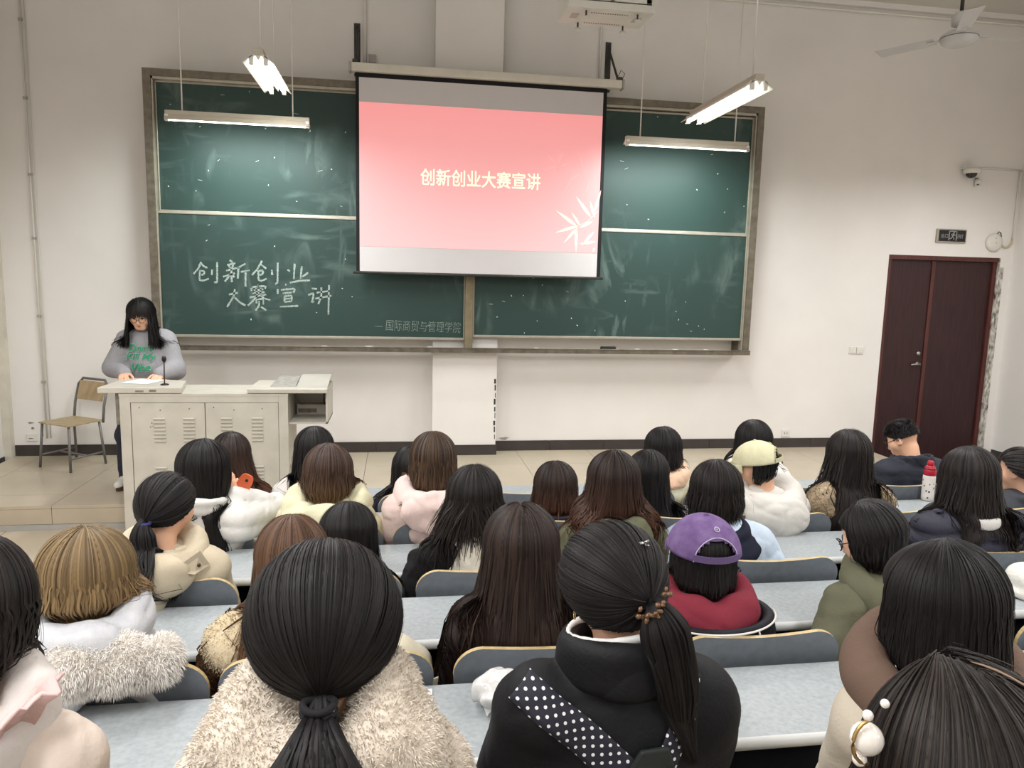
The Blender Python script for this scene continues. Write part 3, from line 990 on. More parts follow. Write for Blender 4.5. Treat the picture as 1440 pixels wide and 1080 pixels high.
m.box(dx0, dx1, QY0 - .004, QY0 + .012, dz0, dz0 + .028).box(dx0, dx1, QY0 - .004, QY0 + .012, dz1 - .03, dz1)
dr = m.build('cage_door', CAGE, t, bevel=.002)
bx(dx0 + .05, dx1 - .03, QY0 + .004, QY0 + .008, dz0 + .025, dz1 - .028).build('dark_pane', mat('dark_glass', (44, 46, 48), rough=.12, var=.4, scale=16, c2=(110, 112, 112)), dr)
for yy in (QY0 + .07, QY1 - .06):
    m = MB()
    for i in range(16):
        xx = QX0 + .17 + i * .016
        m.box(xx, xx + .006, yy, yy + .018, QZ - .001, QZ + .001)
    m.build('vent_slots', BLACK, t, kind='stuff')
for xx in (QX0 + .05, QX1 - .1):
    bx(xx, xx + .05, QY0 + .11, QY0 + .2, QZ - .0015, QZ + .001).build('vent_grille', PLASTG, t)
for k, (xx, yy) in enumerate(((QX0 + .13, QY0 + .05), (QX1 - .10, QY0 + .05), (QX0 + .13, QY1 - .04), (QX1 - .13, QY1 - .04))):
    b_ = MB().lathe((xx, yy, QZ), [(.006, 0), (.006, -.035)], 8).build('bolt', DARKM, t)
    MB().lathe((xx, yy, QZ - .035), [(.018, 0), (.022, -.008), (.012, -.016)], 12).build('foot_disc', CAGE, b_, smooth=True)
MB().tube([((QX0 + QX1) / 2, (QY0 + QY1) / 2, QZ + .38), ((QX0 + QX1) / 2, (QY0 + QY1) / 2, ZC)], .025, 10).build('hanging_pole', CAGE, t, smooth=True)

# ---------------------------------------------------------------- lectern
LECT = mat('lectern_paint', (196, 192, 180), rough=.45, var=.06, scale=7)
LECD = mat('lectern_chip', (140, 134, 122), rough=.7, var=.2, scale=20)
LX0, LX1, LY0, LY1, LZ0, LZ1 = -2.08, -.848, -1.99, -1.50, -.05, 1.088
lt = thing('lectern', 'beige steel multimedia lectern with opened wings at the left', 'lectern', ((LX0 + LX1) / 2, -1.75, -.05))
m = MB()
# carcass: front stile frame with two door openings
m.box(LX0, LX0 + .075, LY0, LY0 + .03, LZ0, LZ1 - .02).box(LX1 - .07, LX1, LY0, LY0 + .03, LZ0, LZ1 - .02)
m.box(LX0 + .0755, LX1 - .0705, LY0, LY0 + .03, 1.02, LZ1 - .02).box(LX0 + .0755, LX1 - .0705, LY0, LY0 + .03, LZ0, .10)
m.box(LX0 + .001, LX0 + .02, LY0 + .0305, LY1, LZ0, LZ1 - .021).box(LX1 - .02, LX1 - .001, LY0 + .0305, LY1, LZ0, LZ1 - .021)
m.box(LX0 + .0205, LX1 - .0205, LY1 - .02, LY1, LZ0 + .2, LZ1 - .021)
m.box(LX0 - .003, LX1 + .003, LY0 - .003, LY1 + .003, LZ1 - .0195, LZ1)
m.build('cabinet', LECT, lt)
bx(LX0 + .03, LX1 - .03, LY0 + .02, LY0 + .028, .09, 1.03).build('inner_panel', LECD, lt)
for k, (a, b) in enumerate(((-2.001, -1.469), (-1.463, -.921))):
    d_ = bx(a, b, LY0 + .003, LY0 + .018, .105, 1.016).build('cabinet_door', LECT, lt, bevel=.003)
    vx = (-1.80, -1.585) if k == 0 else (-1.31, -1.08)
    for c_ in vx:
        for zt in (.90, .515):
            for i in range(7):
                z = zt - i * .029
                MB().prism([(c_ - .042, LY0 + .003, z), (c_ - .042, LY0 - .010, z - .004), (c_ - .042, LY0 - .010, z - .010), (c_ - .042, LY0 + .003, z - .018)], (.084, 0, 0)).build('louvre', LECT, d_)
    m = MB()
    for (dx, z) in ((.06, .98), (.21, .96), (.145, .86), (.155, .835), (.135, .83), (.42, .97)):
        m.lathe((a + dx, LY0 + .003, z), [(.006, 0), (.005, .002)], 8, 0, (0, -1, 0))
    m.build('screw_marks', LECD, d_)
bx(LX0 - .045, LX0, LY0 + .05, LY1, .84, 1.09).build('left_wing_box', LECD, lt)
# right wing: open shelf
m = MB()
rx0, rx1, rz0, rz1 = LX1, -.548, .842, 1.092
m.box(rx0, rx1, LY0 + .03, LY1, rz0, rz0 + .012).box(rx1 - .014, rx1, LY0 + .03, LY1, rz0, rz1).box(rx0, rx1, LY1 - .015, LY1, rz0, rz1)
wing = m.build('right_wing', LECT, lt)
bx(rx0 + .02, rx1 - .03, LY1 - .12, LY1 - .02, rz0 + .012, rz0 + .10).build('keyboard_tray', LECT, wing, bevel=.004)
bx(rx0 + .03, rx1 - .12, LY1 - .124, LY1 - .12, rz0 + .03, rz0 + .065).build('slot_cover', LECD, wing)
bx(rx1 - .075, rx1 - .068, LY1 - .05, LY1 - .015, rz0 + .1, rz1).build('rail', LECD, wing)
bx(rx1 - .05, rx1 - .02, LY1 - .2, LY1 - .015, rz1 - .045, rz1 - .01).build('hinge_block', LECD, wing)
tl = MB().prism([(-2.228, LY0 - .012, 1.092), (-1.626, LY0 - .012, 1.092), (-1.70, -1.60, 1.092), (-2.21, -1.42, 1.092)], (0, 0, .044)).build('left_table_slab', LECT, lt, bevel=.005)
bx(-1.96, -1.90, LY0 - .0135, LY0 - .0115, 1.102, 1.115).build('paint_chip', LECD, tl)
bx(-1.86, -1.81, LY0 - .0135, LY0 - .0115, 1.104, 1.12).build('paint_chip', LECD, tl)
tr = bx(-1.15, -.545, LY0 - .012, -1.50, 1.092, 1.128).build('right_table_slab', LECT, lt, bevel=.006)
m = MB()
m.prism([(-.79, -1.96, 1.128), (-.548, -1.96, 1.128), (-.548, -1.62, 1.185), (-.79, -1.62, 1.185)], (0, .10, 0))
m.build('raised_lid', mat('lid_grey', (178, 176, 166), rough=.4, var=.05), tr, bevel=.004)
m = MB()
m.prism([(-1.0, -1.9, 1.128), (-.80, -1.9, 1.128), (-.80, -1.6, 1.17), (-.97, -1.6, 1.17)], (0, .09, 0))
m.build('document_stand', mat('stand_grey', (160, 158, 150), rough=.5, var=.15, scale=25), tr, bevel=.004)
# microphone, paper and small things on the left slab
mc = thing('gooseneck_microphone', 'black gooseneck microphone standing on the lectern', 'microphone', (-1.79, -1.86, 1.136))
MB().lathe((-1.79, -1.86, 1.136), [(.03, 0), (.03, .008), (.01, .014)], 14).build('base', BLACK, mc, smooth=True)
MB().tube([(-1.79, -1.86, 1.14), (-1.789, -1.86, 1.24), (-1.787, -1.86, 1.32)], .005, 8).build('neck', mat('mic_neck', (66, 42, 40), rough=.4), mc, smooth=True)
MB().lathe((-1.787, -1.86, 1.315), [(.008, 0), (.016, .012), (.017, .03), (.012, .044), (.002, .048)], 12).build('head', BLACK, mc, smooth=True)
PAPER = mat('white_paper', (236, 236, 238), rough=.7, var=.01)
pp = mk('paper_sheet', [(-2.14, -1.765, 1.138), (-1.93, -1.84, 1.138), (-1.86, -1.58, 1.138), (-2.07, -1.52, 1.138), (-2.14, -1.765, 1.140), (-1.93, -1.84, 1.140), (-1.86, -1.58, 1.140), (-2.07, -1.52, 1.140)],
        [(3, 2, 1, 0), (4, 5, 6, 7), (0, 1, 5, 4), (1, 2, 6, 5), (2, 3, 7, 6), (3, 0, 4, 7)], PAPER, None, label='white sheet of paper lying on the lectern before the presenter', cat='paper')

# ---------------------------------------------------------------- wooden chair left of the lectern
ch = thing('wooden_chair', 'wooden school chair with grey tube legs left of the lectern', 'chair', (-3.06, -.43, .15))
A, B_, C_, D_ = [np.array(v) for v in ((-3.34, -.48), (-2.98, -.71), (-2.80, -.37), (-3.15, -.15))]
ctr = (A + B_ + C_ + D_) / 4
SEATW = mat('chair_plywood', (176, 154, 122), rough=.45, var=.12, scale=5, stretch=(1, 6, 1), c2=(150, 132, 96))
TUBEG = mat('chair_grey_tube', (118, 116, 114), rough=.4, metal=.3, var=.06)
zs = .585


def inner(p, f=.86):
    return ctr + (p - ctr) * f


for p in (A, B_):
    q = inner(p)
    MB().tube([(p[0], p[1], .15), (q[0], q[1], zs - .01)], .0125, 8).build('leg', TUBEG, ch, smooth=True)
for p in (C_, D_):
    q = inner(p)
    MB().tube([(p[0], p[1], .15), (q[0], q[1], zs - .02)], .0125, 8).build('leg', TUBEG, ch, smooth=True)
c1, c2_ = inner(C_, .98), inner(D_, .98)
bk = np.array((.19, .335)) / np.hypot(.19, .335)
m = MB()
pts = []
for q, zz in ((c2_, (zs - .03, .72, .90)),):
    pts += [(q[0] + bk[0] * o, q[1] + bk[1] * o, z) for z, o in zip(zz, (0, .02, .07))]
e0 = c2_ + (c1 - c2_) * .12 + bk * .085
e1 = c2_ + (c1 - c2_) * .88 + bk * .085
pts += [(e0[0], e0[1], .955), (e1[0], e1[1], .955)]
pts += [(c1[0] + bk[0] * o, c1[1] + bk[1] * o, z) for z, o in zip((.90, .72, zs - .03), (.07, .02, 0))]
m.tube(pts, .013, 8)
m.build('back_frame', TUBEG, ch, smooth=True)
m = MB()
cs = [inner(p, .98) for p in (A, B_, C_, D_)]
m.prism([(p[0], p[1], zs - .012) for p in cs], (0, 0, .014))
m.build('seat', SEATW, ch, bevel=.005)
b0, b1 = c2_ + (c1 - c2_) * .06, c2_ + (c1 - c2_) * .94
m = MB()
lo0, lo1 = b0 + bk * .028, b1 + bk * .028
hi0, hi1 = b0 + bk * .078, b1 + bk * .078
m.prism([(lo0[0], lo0[1], .755), (lo1[0], lo1[1], .755), (hi1[0], hi1[1], .935), (hi0[0], hi0[1], .935)], (-bk[0] * .012, -bk[1] * .012, 0))
m.build('backrest', SEATW, ch, bevel=.005)
lo = [inner(p, .97) for p in (A, B_, C_, D_)]
m = MB()
m.tube([(lo[0][0], lo[0][1], .27), (lo[3][0], lo[3][1], .27)], .009, 6).tube([(lo[1][0], lo[1][1], .27), (lo[2][0], lo[2][1], .27)], .009, 6)
ma, mb_ = (lo[0] + lo[3]) / 2, (lo[1] + lo[2]) / 2
m.tube([(ma[0], ma[1], .27), (mb_[0], mb_[1], .27)], .009, 6)
m.build('stretcher', TUBEG, ch, smooth=True)

# ---------------------------------------------------------------- desks and fixed seats
DESK = mat('grey_laminate', (164, 170, 172), rough=.38, var=.05, scale=60, c2=(146, 154, 158), spec=.4)
DEDGE = mat('desk_edge', (196, 198, 196), rough=.35, var=.04)
DPAN = mat('desk_panel', (46, 46, 50), rough=.6, var=.1)
SEATG = mat('seat_grey', (112, 119, 126), rough=.5, var=.08, scale=30, spec=.3)
PLY = mat('plywood_edge', (200, 178, 130), rough=.5, var=.12, scale=40)
ROWF = [2.02, 2.72, 3.42, 4.12, 4.82]
ROWZ = [.83, .79, .747, .684, .627]
DX0_, DX1_ = -1.22, 3.62
names = ['nearest long grey desk', 'second long grey desk counted from the viewer', 'third long grey desk counted from the viewer', 'fourth long grey desk counted from the viewer', 'farthest long grey desk next to the dais']
for k in range(5):
    y1, z = yd(ROWF[k]), ROWZ[k]
    y0 = y1 - .36
    fz = floor_z(y1)
    t = thing('lecture_desk', names[k] + ' with a pale rounded edge', 'desk', ((DX0_ + DX1_) / 2, (y0 + y1) / 2, fz), 'long lecture desks')
    bx(DX0_, DX1_, y0 + .012, y1, z - .028, z).build('desk_top', DESK, t, bevel=.003)
    MB().tube([(DX0_, y0 + .014, z - .0165), (DX1_, y0 + .014, z - .0165)], .017, 12).build('front_edge', DEDGE, t, smooth=True)
    bx(DX0_ + .02, DX1_ - .02, y1 - .05, y1 - .035, fz + .25, z - .03).build('modesty_panel', DPAN, t)
    bx(DX0_ + .05, DX1_ - .05, y0 + .06, y1 - .06, z - .17, z - .158).build('book_shelf', DPAN, t)
    for xx in np.arange(DX0_ + .1, DX1_, 1.3):
        MB().box(xx - .02, xx + .02, y1 - .12, y1 - .06, fz, z - .03).box(xx - .025, xx + .025, y0 + .05, y1 - .02, fz, fz + .025).box(xx - .012, xx + .012, y0 + .05, y1 - .05, z - .17, z - .028).build('leg', DARKM, t)


def seat_outline(w, h):
    """rounded board, lower in the middle of its top edge"""
    pts = []
    r = .085
    n = 9
    for i in range(n):
        a = PI - (PI / 2) * i / (n - 1)
        pts.append((-w / 2 + r + r * math.cos(a), h - r + r * math.sin(a)))
    for i in range(1, 12):
        x = -w / 2 + r + (w - 2 * r) * i / 12
        pts.append((x, h - .012 * math.sin(PI * i / 12)))
    for i in range(n):
        a = PI / 2 - (PI / 2) * i / (n - 1)
        pts.append((w / 2 - r + r * math.cos(a), h - r + r * math.sin(a)))
    pts += [(w / 2 - .03, 0), (-w / 2 + .03, 0)]
    return pts


SEATS = [[(-1.12, -.524), (-.50, .108), (.166, .78), (.858, 1.407), (1.456, 2.0), (2.06, 2.62), (2.68, 3.24)],
         [(-1.18, -.589), (-.55, .02), (.072, .66), (.71, 1.24), (1.27, 1.85), (2.40, 2.96), (3.02, 3.58)],
         [(-1.23, -.66), (-.61, -.065), (-.02, .55), (.60, 1.17), (1.22, 1.66), (1.69, 2.26), (2.32, 2.9), (2.96, 3.54)],
         [(-.74, -.16), (-.11, .45), (.50, 1.06), (1.11, 1.67), (1.72, 2.28), (2.33, 2.89), (2.94, 3.5)]]
rown = ['nearest seat row', 'second seat row', 'third seat row', 'farthest seat row']
cnt_ = ['first', 'second', 'third', 'fourth', 'fifth', 'sixth', 'seventh', 'eighth']
for k, row in enumerate(SEATS):
    yb, zd = yd(ROWF[k]) + .035, ROWZ[k]
    fz = floor_z(yb)
    H_ = .43
    z0 = zd + .092 - H_
    for i, (a, b) in enumerate(row):
        w = b - a
        cx = (a + b) / 2
        t = thing('fixed_seat', f'grey plywood seat back, {cnt_[i]} from the left in the {rown[k]}', 'chair', (cx, yb, fz), 'fixed lecture seats')
        tl_ = -.16
        # front and back outline of the board, leaning back towards the viewer
        P_ = [(cx + px_, yb + tl_ * (pz_ - (zd - z0)), z0 + pz_) for px_, pz_ in seat_outline(w, H_)]
        m = MB()
        m.prism(P_, (0, .013, .002), 0, 1)
        m.build('backrest', [SEATG, PLY], t, bevel=0)
        m = MB()
        zs_ = fz + .42
        m.prism([(cx - w / 2 + .03, yb + .06, zs_), (cx + w / 2 - .03, yb + .06, zs_), (cx + w / 2 - .05, yb + .24, zs_ + .004), (cx - w / 2 + .05, yb + .24, zs_ + .004)], (0, 0, .014), 0, 1)
        m.build('seat', [SEATG, PLY], t)
        m = MB()
        for s in (-1, 1):
            m.box(cx + s * .14 - .015, cx + s * .14 + .015, yb + .005, yb + .05, fz, z0 + .2)
            m.box(cx + s * .14 - .015, cx + s * .14 + .015, yb + .03, yb + .22, zs_ - .03, zs_ - .002)
        m.build('bracket', DARKM, t)


# ====================================================================== people
SKIN = mat('skin', (226, 178, 148), rough=0.5, var=0.04, scale=12, spec=0.35)
LIP = mat('lip', (178, 96, 88), rough=0.45, var=0.03)
EYE = mat('eye_white', (225, 220, 215), rough=0.2, var=0.02)
IRIS = mat('iris', (32, 22, 18), rough=0.15, var=0.02)
DENIM = mat('dark_denim', (38, 42, 58), rough=0.85, var=0.15, scale=30, bump=0.2)
BLACKW = mat('black_cloth', (22, 23, 26), rough=0.85, var=0.1)


def head_prims(H, R, ear=True):
    def w(x, y, z):
        return H + R @ np.array((x, y, z))
    pr = [p_ell(w(0, -.012, .03), (.076, .094, .089), .02, R),
          p_ell(w(0, .03, -.045), (.058, .062, .066), .03, R),
          p_cone(w(-.022, .062, -.088), w(.022, .062, -.088), .021, .021, .03),
          p_cone(w(-.04, .035, -.02), w(.04, .035, -.02), .042, .042, .03),
          p_ell(w(.031, .096, .006), (.020, .016, .012), .012, R, True),
          p_ell(w(-.031, .096, .006), (.020, .016, .012), .012, R, True),
          p_cone(w(0, .086, .008), w(0, .1, -.03), .007, .0115, .012),
          p_cone(w(-.009, .092, -.033), w(.009, .092, -.033), .0085, .0085, .008),
          p_cone(w(-.016, .085, -.058), w(.016, .085, -.058), .009, .009, .008)]
    if ear:
        for s in (-1, 1):
            pr.append(p_ell(w(s * .079, -.012, -.01), (.010, .019, .031), .008, R))
            pr.append(p_ell(w(s * .084, -.006, -.006), (.005, .009, .016), .006, R, True))
    return pr


def hand_prims(wr, fwd, nrm, side, curl=0.35, spread=0.12, s=1.0):
    """wr wrist, fwd along the palm, nrm out of the back of the hand, side +1 when the thumb lies towards fwd x nrm"""
    wr, fwd, nrm = (np.array(v, float) for v in (wr, fwd, nrm))
    fwd /= np.linalg.norm(fwd)
    nrm = nrm - (nrm @ fwd) * fwd
    nrm /= np.linalg.norm(nrm)
    lat = np.cross(fwd, nrm) * side
    pr = []
    for o in (-.026, -.009, .009, .026):
        pr.append(p_cone(wr + lat * o * .6 * s + fwd * .01, wr + fwd * .078 * s + lat * o * s, .015 * s, .0125 * s, .014))
    for o, L in ((-.028, .058), (-.010, .072), (.010, .078), (.028, .07)):
        a = wr + fwd * .08 * s + lat * o * s
        f = fwd + lat * (o / .03 * spread)
        f /= np.linalg.norm(f)
        ang = 0.0
        for i, (q, r1, r2) in enumerate(((.48, .0096, .0088), (.3, .0088, .0082), (.22, .0082, .007))):
            ang += curl * (0.7 if i == 0 else 1.1)
            dr = f * math.cos(ang) - nrm * math.sin(ang)
            b = a + dr * L * q * s
            pr.append(p_cone(a, b, r1 * s, r2 * s, .004))
            a = b
    a = wr + fwd * .022 * s + lat * .022 * s
    d1 = fwd * .62 + lat * .75 - nrm * .25
    d1 /= np.linalg.norm(d1)
    b = a + d1 * .042 * s
    d2 = fwd * .88 + lat * .35 - nrm * .35 * (1 + curl)
    d2 /= np.linalg.norm(d2)
    c = b + d2 * .03 * s
    pr += [p_cone(a, b, .0145 * s, .0108 * s, .008), p_cone(b, c, .0105 * s, .0095 * s, .004), p_cone(c, c + d2 * .022 * s, .0095 * s, .0075 * s, .004)]
    return pr


def joints(H, R, desk_z, near, lean=0.0, sw=0.158, reach=0.03, elbow=0.25, wrx=0.07, low=0.0, pelvis=(0, 0, .5)):
    J = {'H': H, 'R': R}
    J['nt'] = H + R @ np.array((0, -.028, -.07))
    J['c7'] = H + R @ np.array((0, -.032, -.10)) + np.array((0, -.022, -.085))
    J['pel'] = np.array(pelvis, float)
    J['sh'], J['el'], J['wr'] = {}, {}, {}
    for s in (-1, 1):
        sh = J['c7'] + np.array((s * sw, .012, -.058))
        wr = np.array((J['c7'][0] + s * wrx, near + reach, desk_z + .03 - low))
        el, wr = ik(sh, wr, elbow + .02, elbow, (s * .42, -.3, -.85))
        J['sh'][s], J['el'][s], J['wr'][s] = sh, el, wr
    return J


def body_mesh(J, root, res, hands=True, curl=.4, fine=False, handdirs=None, legs='sit', skin=None):
    H, R = J['H'], J['R']
    pr = head_prims(H, R)
    c7, pel = J['c7'], J['pel']
    mid = c7 * .45 + pel * .55
    pr += [p_cone(J['nt'], c7 + np.array((0, .008, .0)), .05, .052, .03),
           p_cone(c7 + np.array((0, .02, -.06)), mid, .085, .095, .05),
           p_cone(mid, pel, .1, .12, .05),
           p_cone(J['sh'][-1], J['sh'][1], .05, .05, .05)]
    for s in (-1, 1):
        pr += [p_cone(J['sh'][s], J['el'][s], .046, .036, .03), p_cone(J['el'][s], J['wr'][s], .036, .024, .02)]
        if hands:
            fw, nm, sd = handdirs[s] if handdirs else ((-.25 * s, 1, -.12), (0, .1, 1), -s)
            pr += hand_prims(J['wr'][s], fw, nm, sd, curl)
    if legs == 'sit':
        for s in (-1, 1):
            k = pel + np.array((s * .1, .38, -.02))
            pr += [p_cone(pel + np.array((s * .08, .02, -.02)), k, .075, .055, .04), p_cone(k, k + np.array((0, -.02, -.38)), .05, .035, .03)]
    S = SDF(pr)
    V, F = nets(S, res)
    b = mk('body', V + J['org'], F, skin or SKIN, root, smooth=True)
    # eyes and mouth
    m = MB()

    def w(x, y, z):
        return H + R @ np.array((x, y, z)) + J['org']
    fw = R @ np.array((0, 1, 0))
    for s in (-1, 1):
        m.lathe(w(s * .031, .072, .006), [(.0, -.0125), (.008, -.0095), (.012, -.003), (.0125, .002), (.010, .0078)], 10, 0, fw)
        m.lathe(w(s * .031, .072, .006), [(.0098, .008), (.006, .0108), (.001, .0124)], 10, 1, fw)
    m.build('eyes', [EYE, IRIS], root, smooth=True)
    m = MB()
    m.tube([w(-.024, .087, -.058), w(-.01, .0945, -.0555), w(0, .095, -.057), w(.01, .0945, -.0555), w(.024, .087, -.058)], [.001, .0042, .0045, .0042, .001], 6)
    m.tube([w(-.02, .087, -.062), w(0, .0945, -.065), w(.02, .087, -.062)], [.001, .005, .001], 6)
    m.build('mouth', LIP, root, smooth=True)
    return S


def waves(seed, n, freq, amp):
    rng = np.random.default_rng(seed)
    K = rng.normal(size=(n, 3)).astype(np.float32)
    K = K / vl(K)[:, None] * (freq * rng.uniform(.6, 1.6, n)[:, None]).astype(np.float32)
    ph = rng.uniform(0, 6.28, n)

    def f(p):
        w1 = np.zeros(len(p), np.float32)
        for i in range(n):
            w1 += np.sin(p @ K[i] + ph[i] + 1.2 * np.sin(p @ K[(i + 1) % n] * .5))
        return w1 * (amp / math.sqrt(n))
    return f


def creases(seed, freq, amp):
    rng = np.random.default_rng(seed + 900)
    n = 4
    K = rng.normal(size=(n, 3)).astype(np.float32)
    K[:, 2] *= 1.2
    K = K / vl(K)[:, None] * freq
    K2 = rng.normal(size=(n, 3)).astype(np.float32) * freq * .45
    K3 = rng.normal(size=(n, 3)).astype(np.float32) * freq * .28
    ph = rng.uniform(0, 6.28, n)

    def f(p):
        d = np.zeros(len(p), np.float32)
        for i in range(n):
            u = p @ K[i] + 1.1 * np.sin(p @ K2[i] + ph[i]) + ph[i]
            r = 1 - np.abs(np.sin(u))
            d += amp * r * r * r * np.clip(.2 + np.sin(p @ K3[i] + 2 * ph[i]), 0, 1)
        return d
    return f


def jacket_sdf(J, t=.03, quilt=0.0, pitch=.075, fold=.004, seed=1, collar=None, slim=1.0, long=0.0, sleeve=0.0, fscale=38):
    c7, pel = J['c7'], J['pel']
    ch = c7 * .72 + pel * .28 + np.array((0, .028, .0))
    be = c7 * .38 + pel * .62 + np.array((0, .03, 0))
    pr = [p_ell(ch, (.150 * slim + t, .098 + t, .17 + t * .4), .05),
          p_ell(be, (.140 * slim + t, .102 + t, .17), .05),
          p_ell(pel + np.array((0, .02, -.01 - long)), (.165 * slim + t, .125 + t, .14 + long), .05),
          p_cone(J['sh'][-1] + np.array((.02, 0, -.01)), J['sh'][1] + np.array((-.02, 0, -.01)), .056 + t * .65, .056 + t * .65, .05)]
    for s in (-1, 1):
        sh, el, wr = J['sh'][s], J['el'][s], J['wr'][s]
        pr += [p_cone(c7 + np.array((s * .035, .0, -.022)), sh * .8 + c7 * .2 + np.array((0, 0, .004)), .04 + t * .3, .045 + t * .6, .04),
               p_cone(sh + np.array((0, 0, -.012)), el, .05 + t * .8 + sleeve, .043 + t * .8 + sleeve, .03),
               p_cone(el, wr, .043 + t * .8 + sleeve, .031 + t * .6 + sleeve * .4, .025)]
    nd = (J['nt'] - c7)
    nd = nd / np.linalg.norm(nd)
    if collar:
        base = c7 + np.array((0, .018, .004))
        Rn = rot(0, 12, 0)
        for i in range(4):
            pr.append(p_ring(base + Rn @ np.array((0, 0, collar * i / 3.0)), Rn, (.072 + t * .5 + .004 * i, .074 + t * .5 + .004 * i), .011 + t * .12, .012))
    fw = waves(seed, 5, fscale, fold)
    cz_ = creases(seed, fscale * 1.3, fold * 1.0)

    def disp(p):
        d = fw(p) + cz_(p)
        if quilt:
            z = (p[:, 2] + .12 * np.abs(p[:, 0]) + .01 * np.sin(p[:, 0] * 9 + seed)) / pitch
            d = d + quilt * (.45 - np.sqrt(np.abs(np.sin(PI * z)) + 1e-4))
        return d
    return SDF(pr, disp)


def hood_sdf(J, t=.02, size=1.0, seed=3, drop=.0, fold=.004, up=0.0, ln=.12, minor=.026, rr=1.0, fy=.03, lumps=None, lr=1.0):
    c7 = J['c7'] + np.array((0, fy, up))
    Rn = rot(0, -24, 0)
    c = c7 + np.array((0, -.010, .038))
    pr = [p_ring(c, Rn, (.112 * size * rr, .098 * size * rr), minor + t, .03),
          p_ring(c + np.array((0, -.012, -.03)), Rn, (.122 * size * rr, .105 * size * rr), minor + t, .04),
          p_ell(c7 + np.array((0, -.128 * size, -.03 - drop)), (.115 * size + t, .046 + t, .085 * size), .04),
          p_cone(c7 + np.array((-.06 * size, -.12, .0)), c7 + np.array((0, -.15, -ln * size - drop)), .03 + t, .022 + t, .04),
          p_cone(c7 + np.array((.06 * size, -.12, .0)), c7 + np.array((0, -.15, -ln * size - drop)), .03 + t, .022 + t, .04)]
    if lumps:
        pr = pr[:2] + [p_ell(c7 + np.array((s * lumps, -.075, .005)), (.07 * lr, .055 * lr, .065 * lr), .04) for s in (-1, 1)]
    w_, c_ = waves(seed, 4, 45, fold), creases(seed, 42, fold * 1.3)
    return SDF(pr, lambda p: w_(p) + c_(p) + .008 * np.exp(-((p[:, 0] - c7[0]) / .006) ** 2) * (p[:, 2] < c7[2] - .01))


def on_view(sdf, x, s, alpha=20.0, far=.6):
    """like on_surface, but looking forward and down by alpha degrees; s is the height across that direction"""
    a = math.radians(alpha)
    d = np.array((0, math.cos(a), -math.sin(a)), np.float32)
    e = np.array((0, math.sin(a), math.cos(a)), np.float32)
    x = np.asarray(x, np.float32)
    s = np.asarray(s, np.float32)
    base = np.stack([x, s * e[1], s * e[2]], 1)
    t = np.full(len(x), -far, np.float32)
    for _ in range(110):
        q = sdf(base + t[:, None] * d)
        t = np.minimum(t + np.where(q > .0008, np.maximum(np.clip(q, 0, .03) * .7, .0006), 0), far)
    return base + t[:, None] * d, -d


def on_surface(sdf, x, z, side=-1, y_far=.6):
    """depth y where a line along y at (x, z) first meets the surface, coming from side (-1 = from behind)"""
    x = np.asarray(x, np.float32)
    z = np.asarray(z, np.float32)
    y = np.full(len(x), side * y_far, np.float32)
    for _ in range(90):
        d = sdf(np.stack([x, y, z], 1), True)
        st = np.clip(d, 0, .03)
        y = y - side * np.where(d > .0008, np.maximum(st * .7, .0006), 0)
        y = np.clip(y, -y_far, y_far)
    return y


def strap(name, J, sdf, pts, width, material, root, off=.006, n=40, alpha=20.0, thick=.004):
    """a band laid over the clothes along a path of (x, z) points"""
    pts = np.array(pts, float)
    seg = np.r_[0, np.cumsum(np.hypot(*(np.diff(pts, axis=0).T)))]
    u = np.linspace(0, seg[-1], n)
    px, pz = np.interp(u, seg, pts[:, 0]), np.interp(u, seg, pts[:, 1])
    tx, tz = np.gradient(px), np.gradient(pz)
    ln = np.hypot(tx, tz)
    nx, nz = -tz / ln, tx / ln
    m = 7
    V, UV, F = [], [], []
    for j in range(m):
        o = (j / (m - 1) - .5) * width
        X, Z = px + nx * o, pz + nz * o
        Q, dn = on_view(sdf, X, Z, alpha)
        V.append(Q + dn * off)
        UV.append(np.stack([np.full(n, o), u], 1))
    V = np.stack(V, 1)
    UV = np.stack(UV, 1).reshape(-1, 2)
    ker = np.array([1, 2, 3, 2, 1]) / 9.0
    Vp = np.pad(V, ((2, 2), (0, 0), (0, 0)), mode='reflect', reflect_type='odd')
    V = sum(ker[i] * Vp[i:i + n] for i in range(5))
    V = V.reshape(-1, 3)
    for i in range(n - 1):
        for j in range(m - 1):
            F.append((i * m + j, i * m + j + 1, (i + 1) * m + j + 1, (i + 1) * m + j))
    o = mk(name, V + J['org'], F, material, root, smooth=True)
    uv = o.data.uv_layers.new(name='band')
    li = np.empty(len(o.data.loops), np.int32)
    o.data.loops.foreach_get('vertex_index', li)
    uv.data.foreach_set('uv', UV[li].astype(np.float32).ravel())
    md = o.modifiers.new('thickness', 'SOLIDIFY')
    md.thickness = thick
    md.offset = 0
    return o


def lettering(name, J, sdf, body, x0, x1, z0, z1, side, material, root, offset=0.0, shear=0.0, off=.005):
    V, F = text_geo(body, 1.0, offset, shear)
    V = fit2(V, x0, x1, z0, z1)
    if side < 0:
        pass
    else:
        V[:, 0] = (x0 + x1) - V[:, 0]
    y = on_surface(sdf, V[:, 0], V[:, 1], side) + side * off
    y = np.median(y) * .35 + y * .65 + side * .004
    return mk(name, np.stack([V[:, 0], y, V[:, 1]], 1) + J['org'], F, material, root)


# ---------------------------------------------------------------------- hair
def sm(s):
    s = np.clip(s, 0, 1)
    return s * s * (3 - 2 * s)


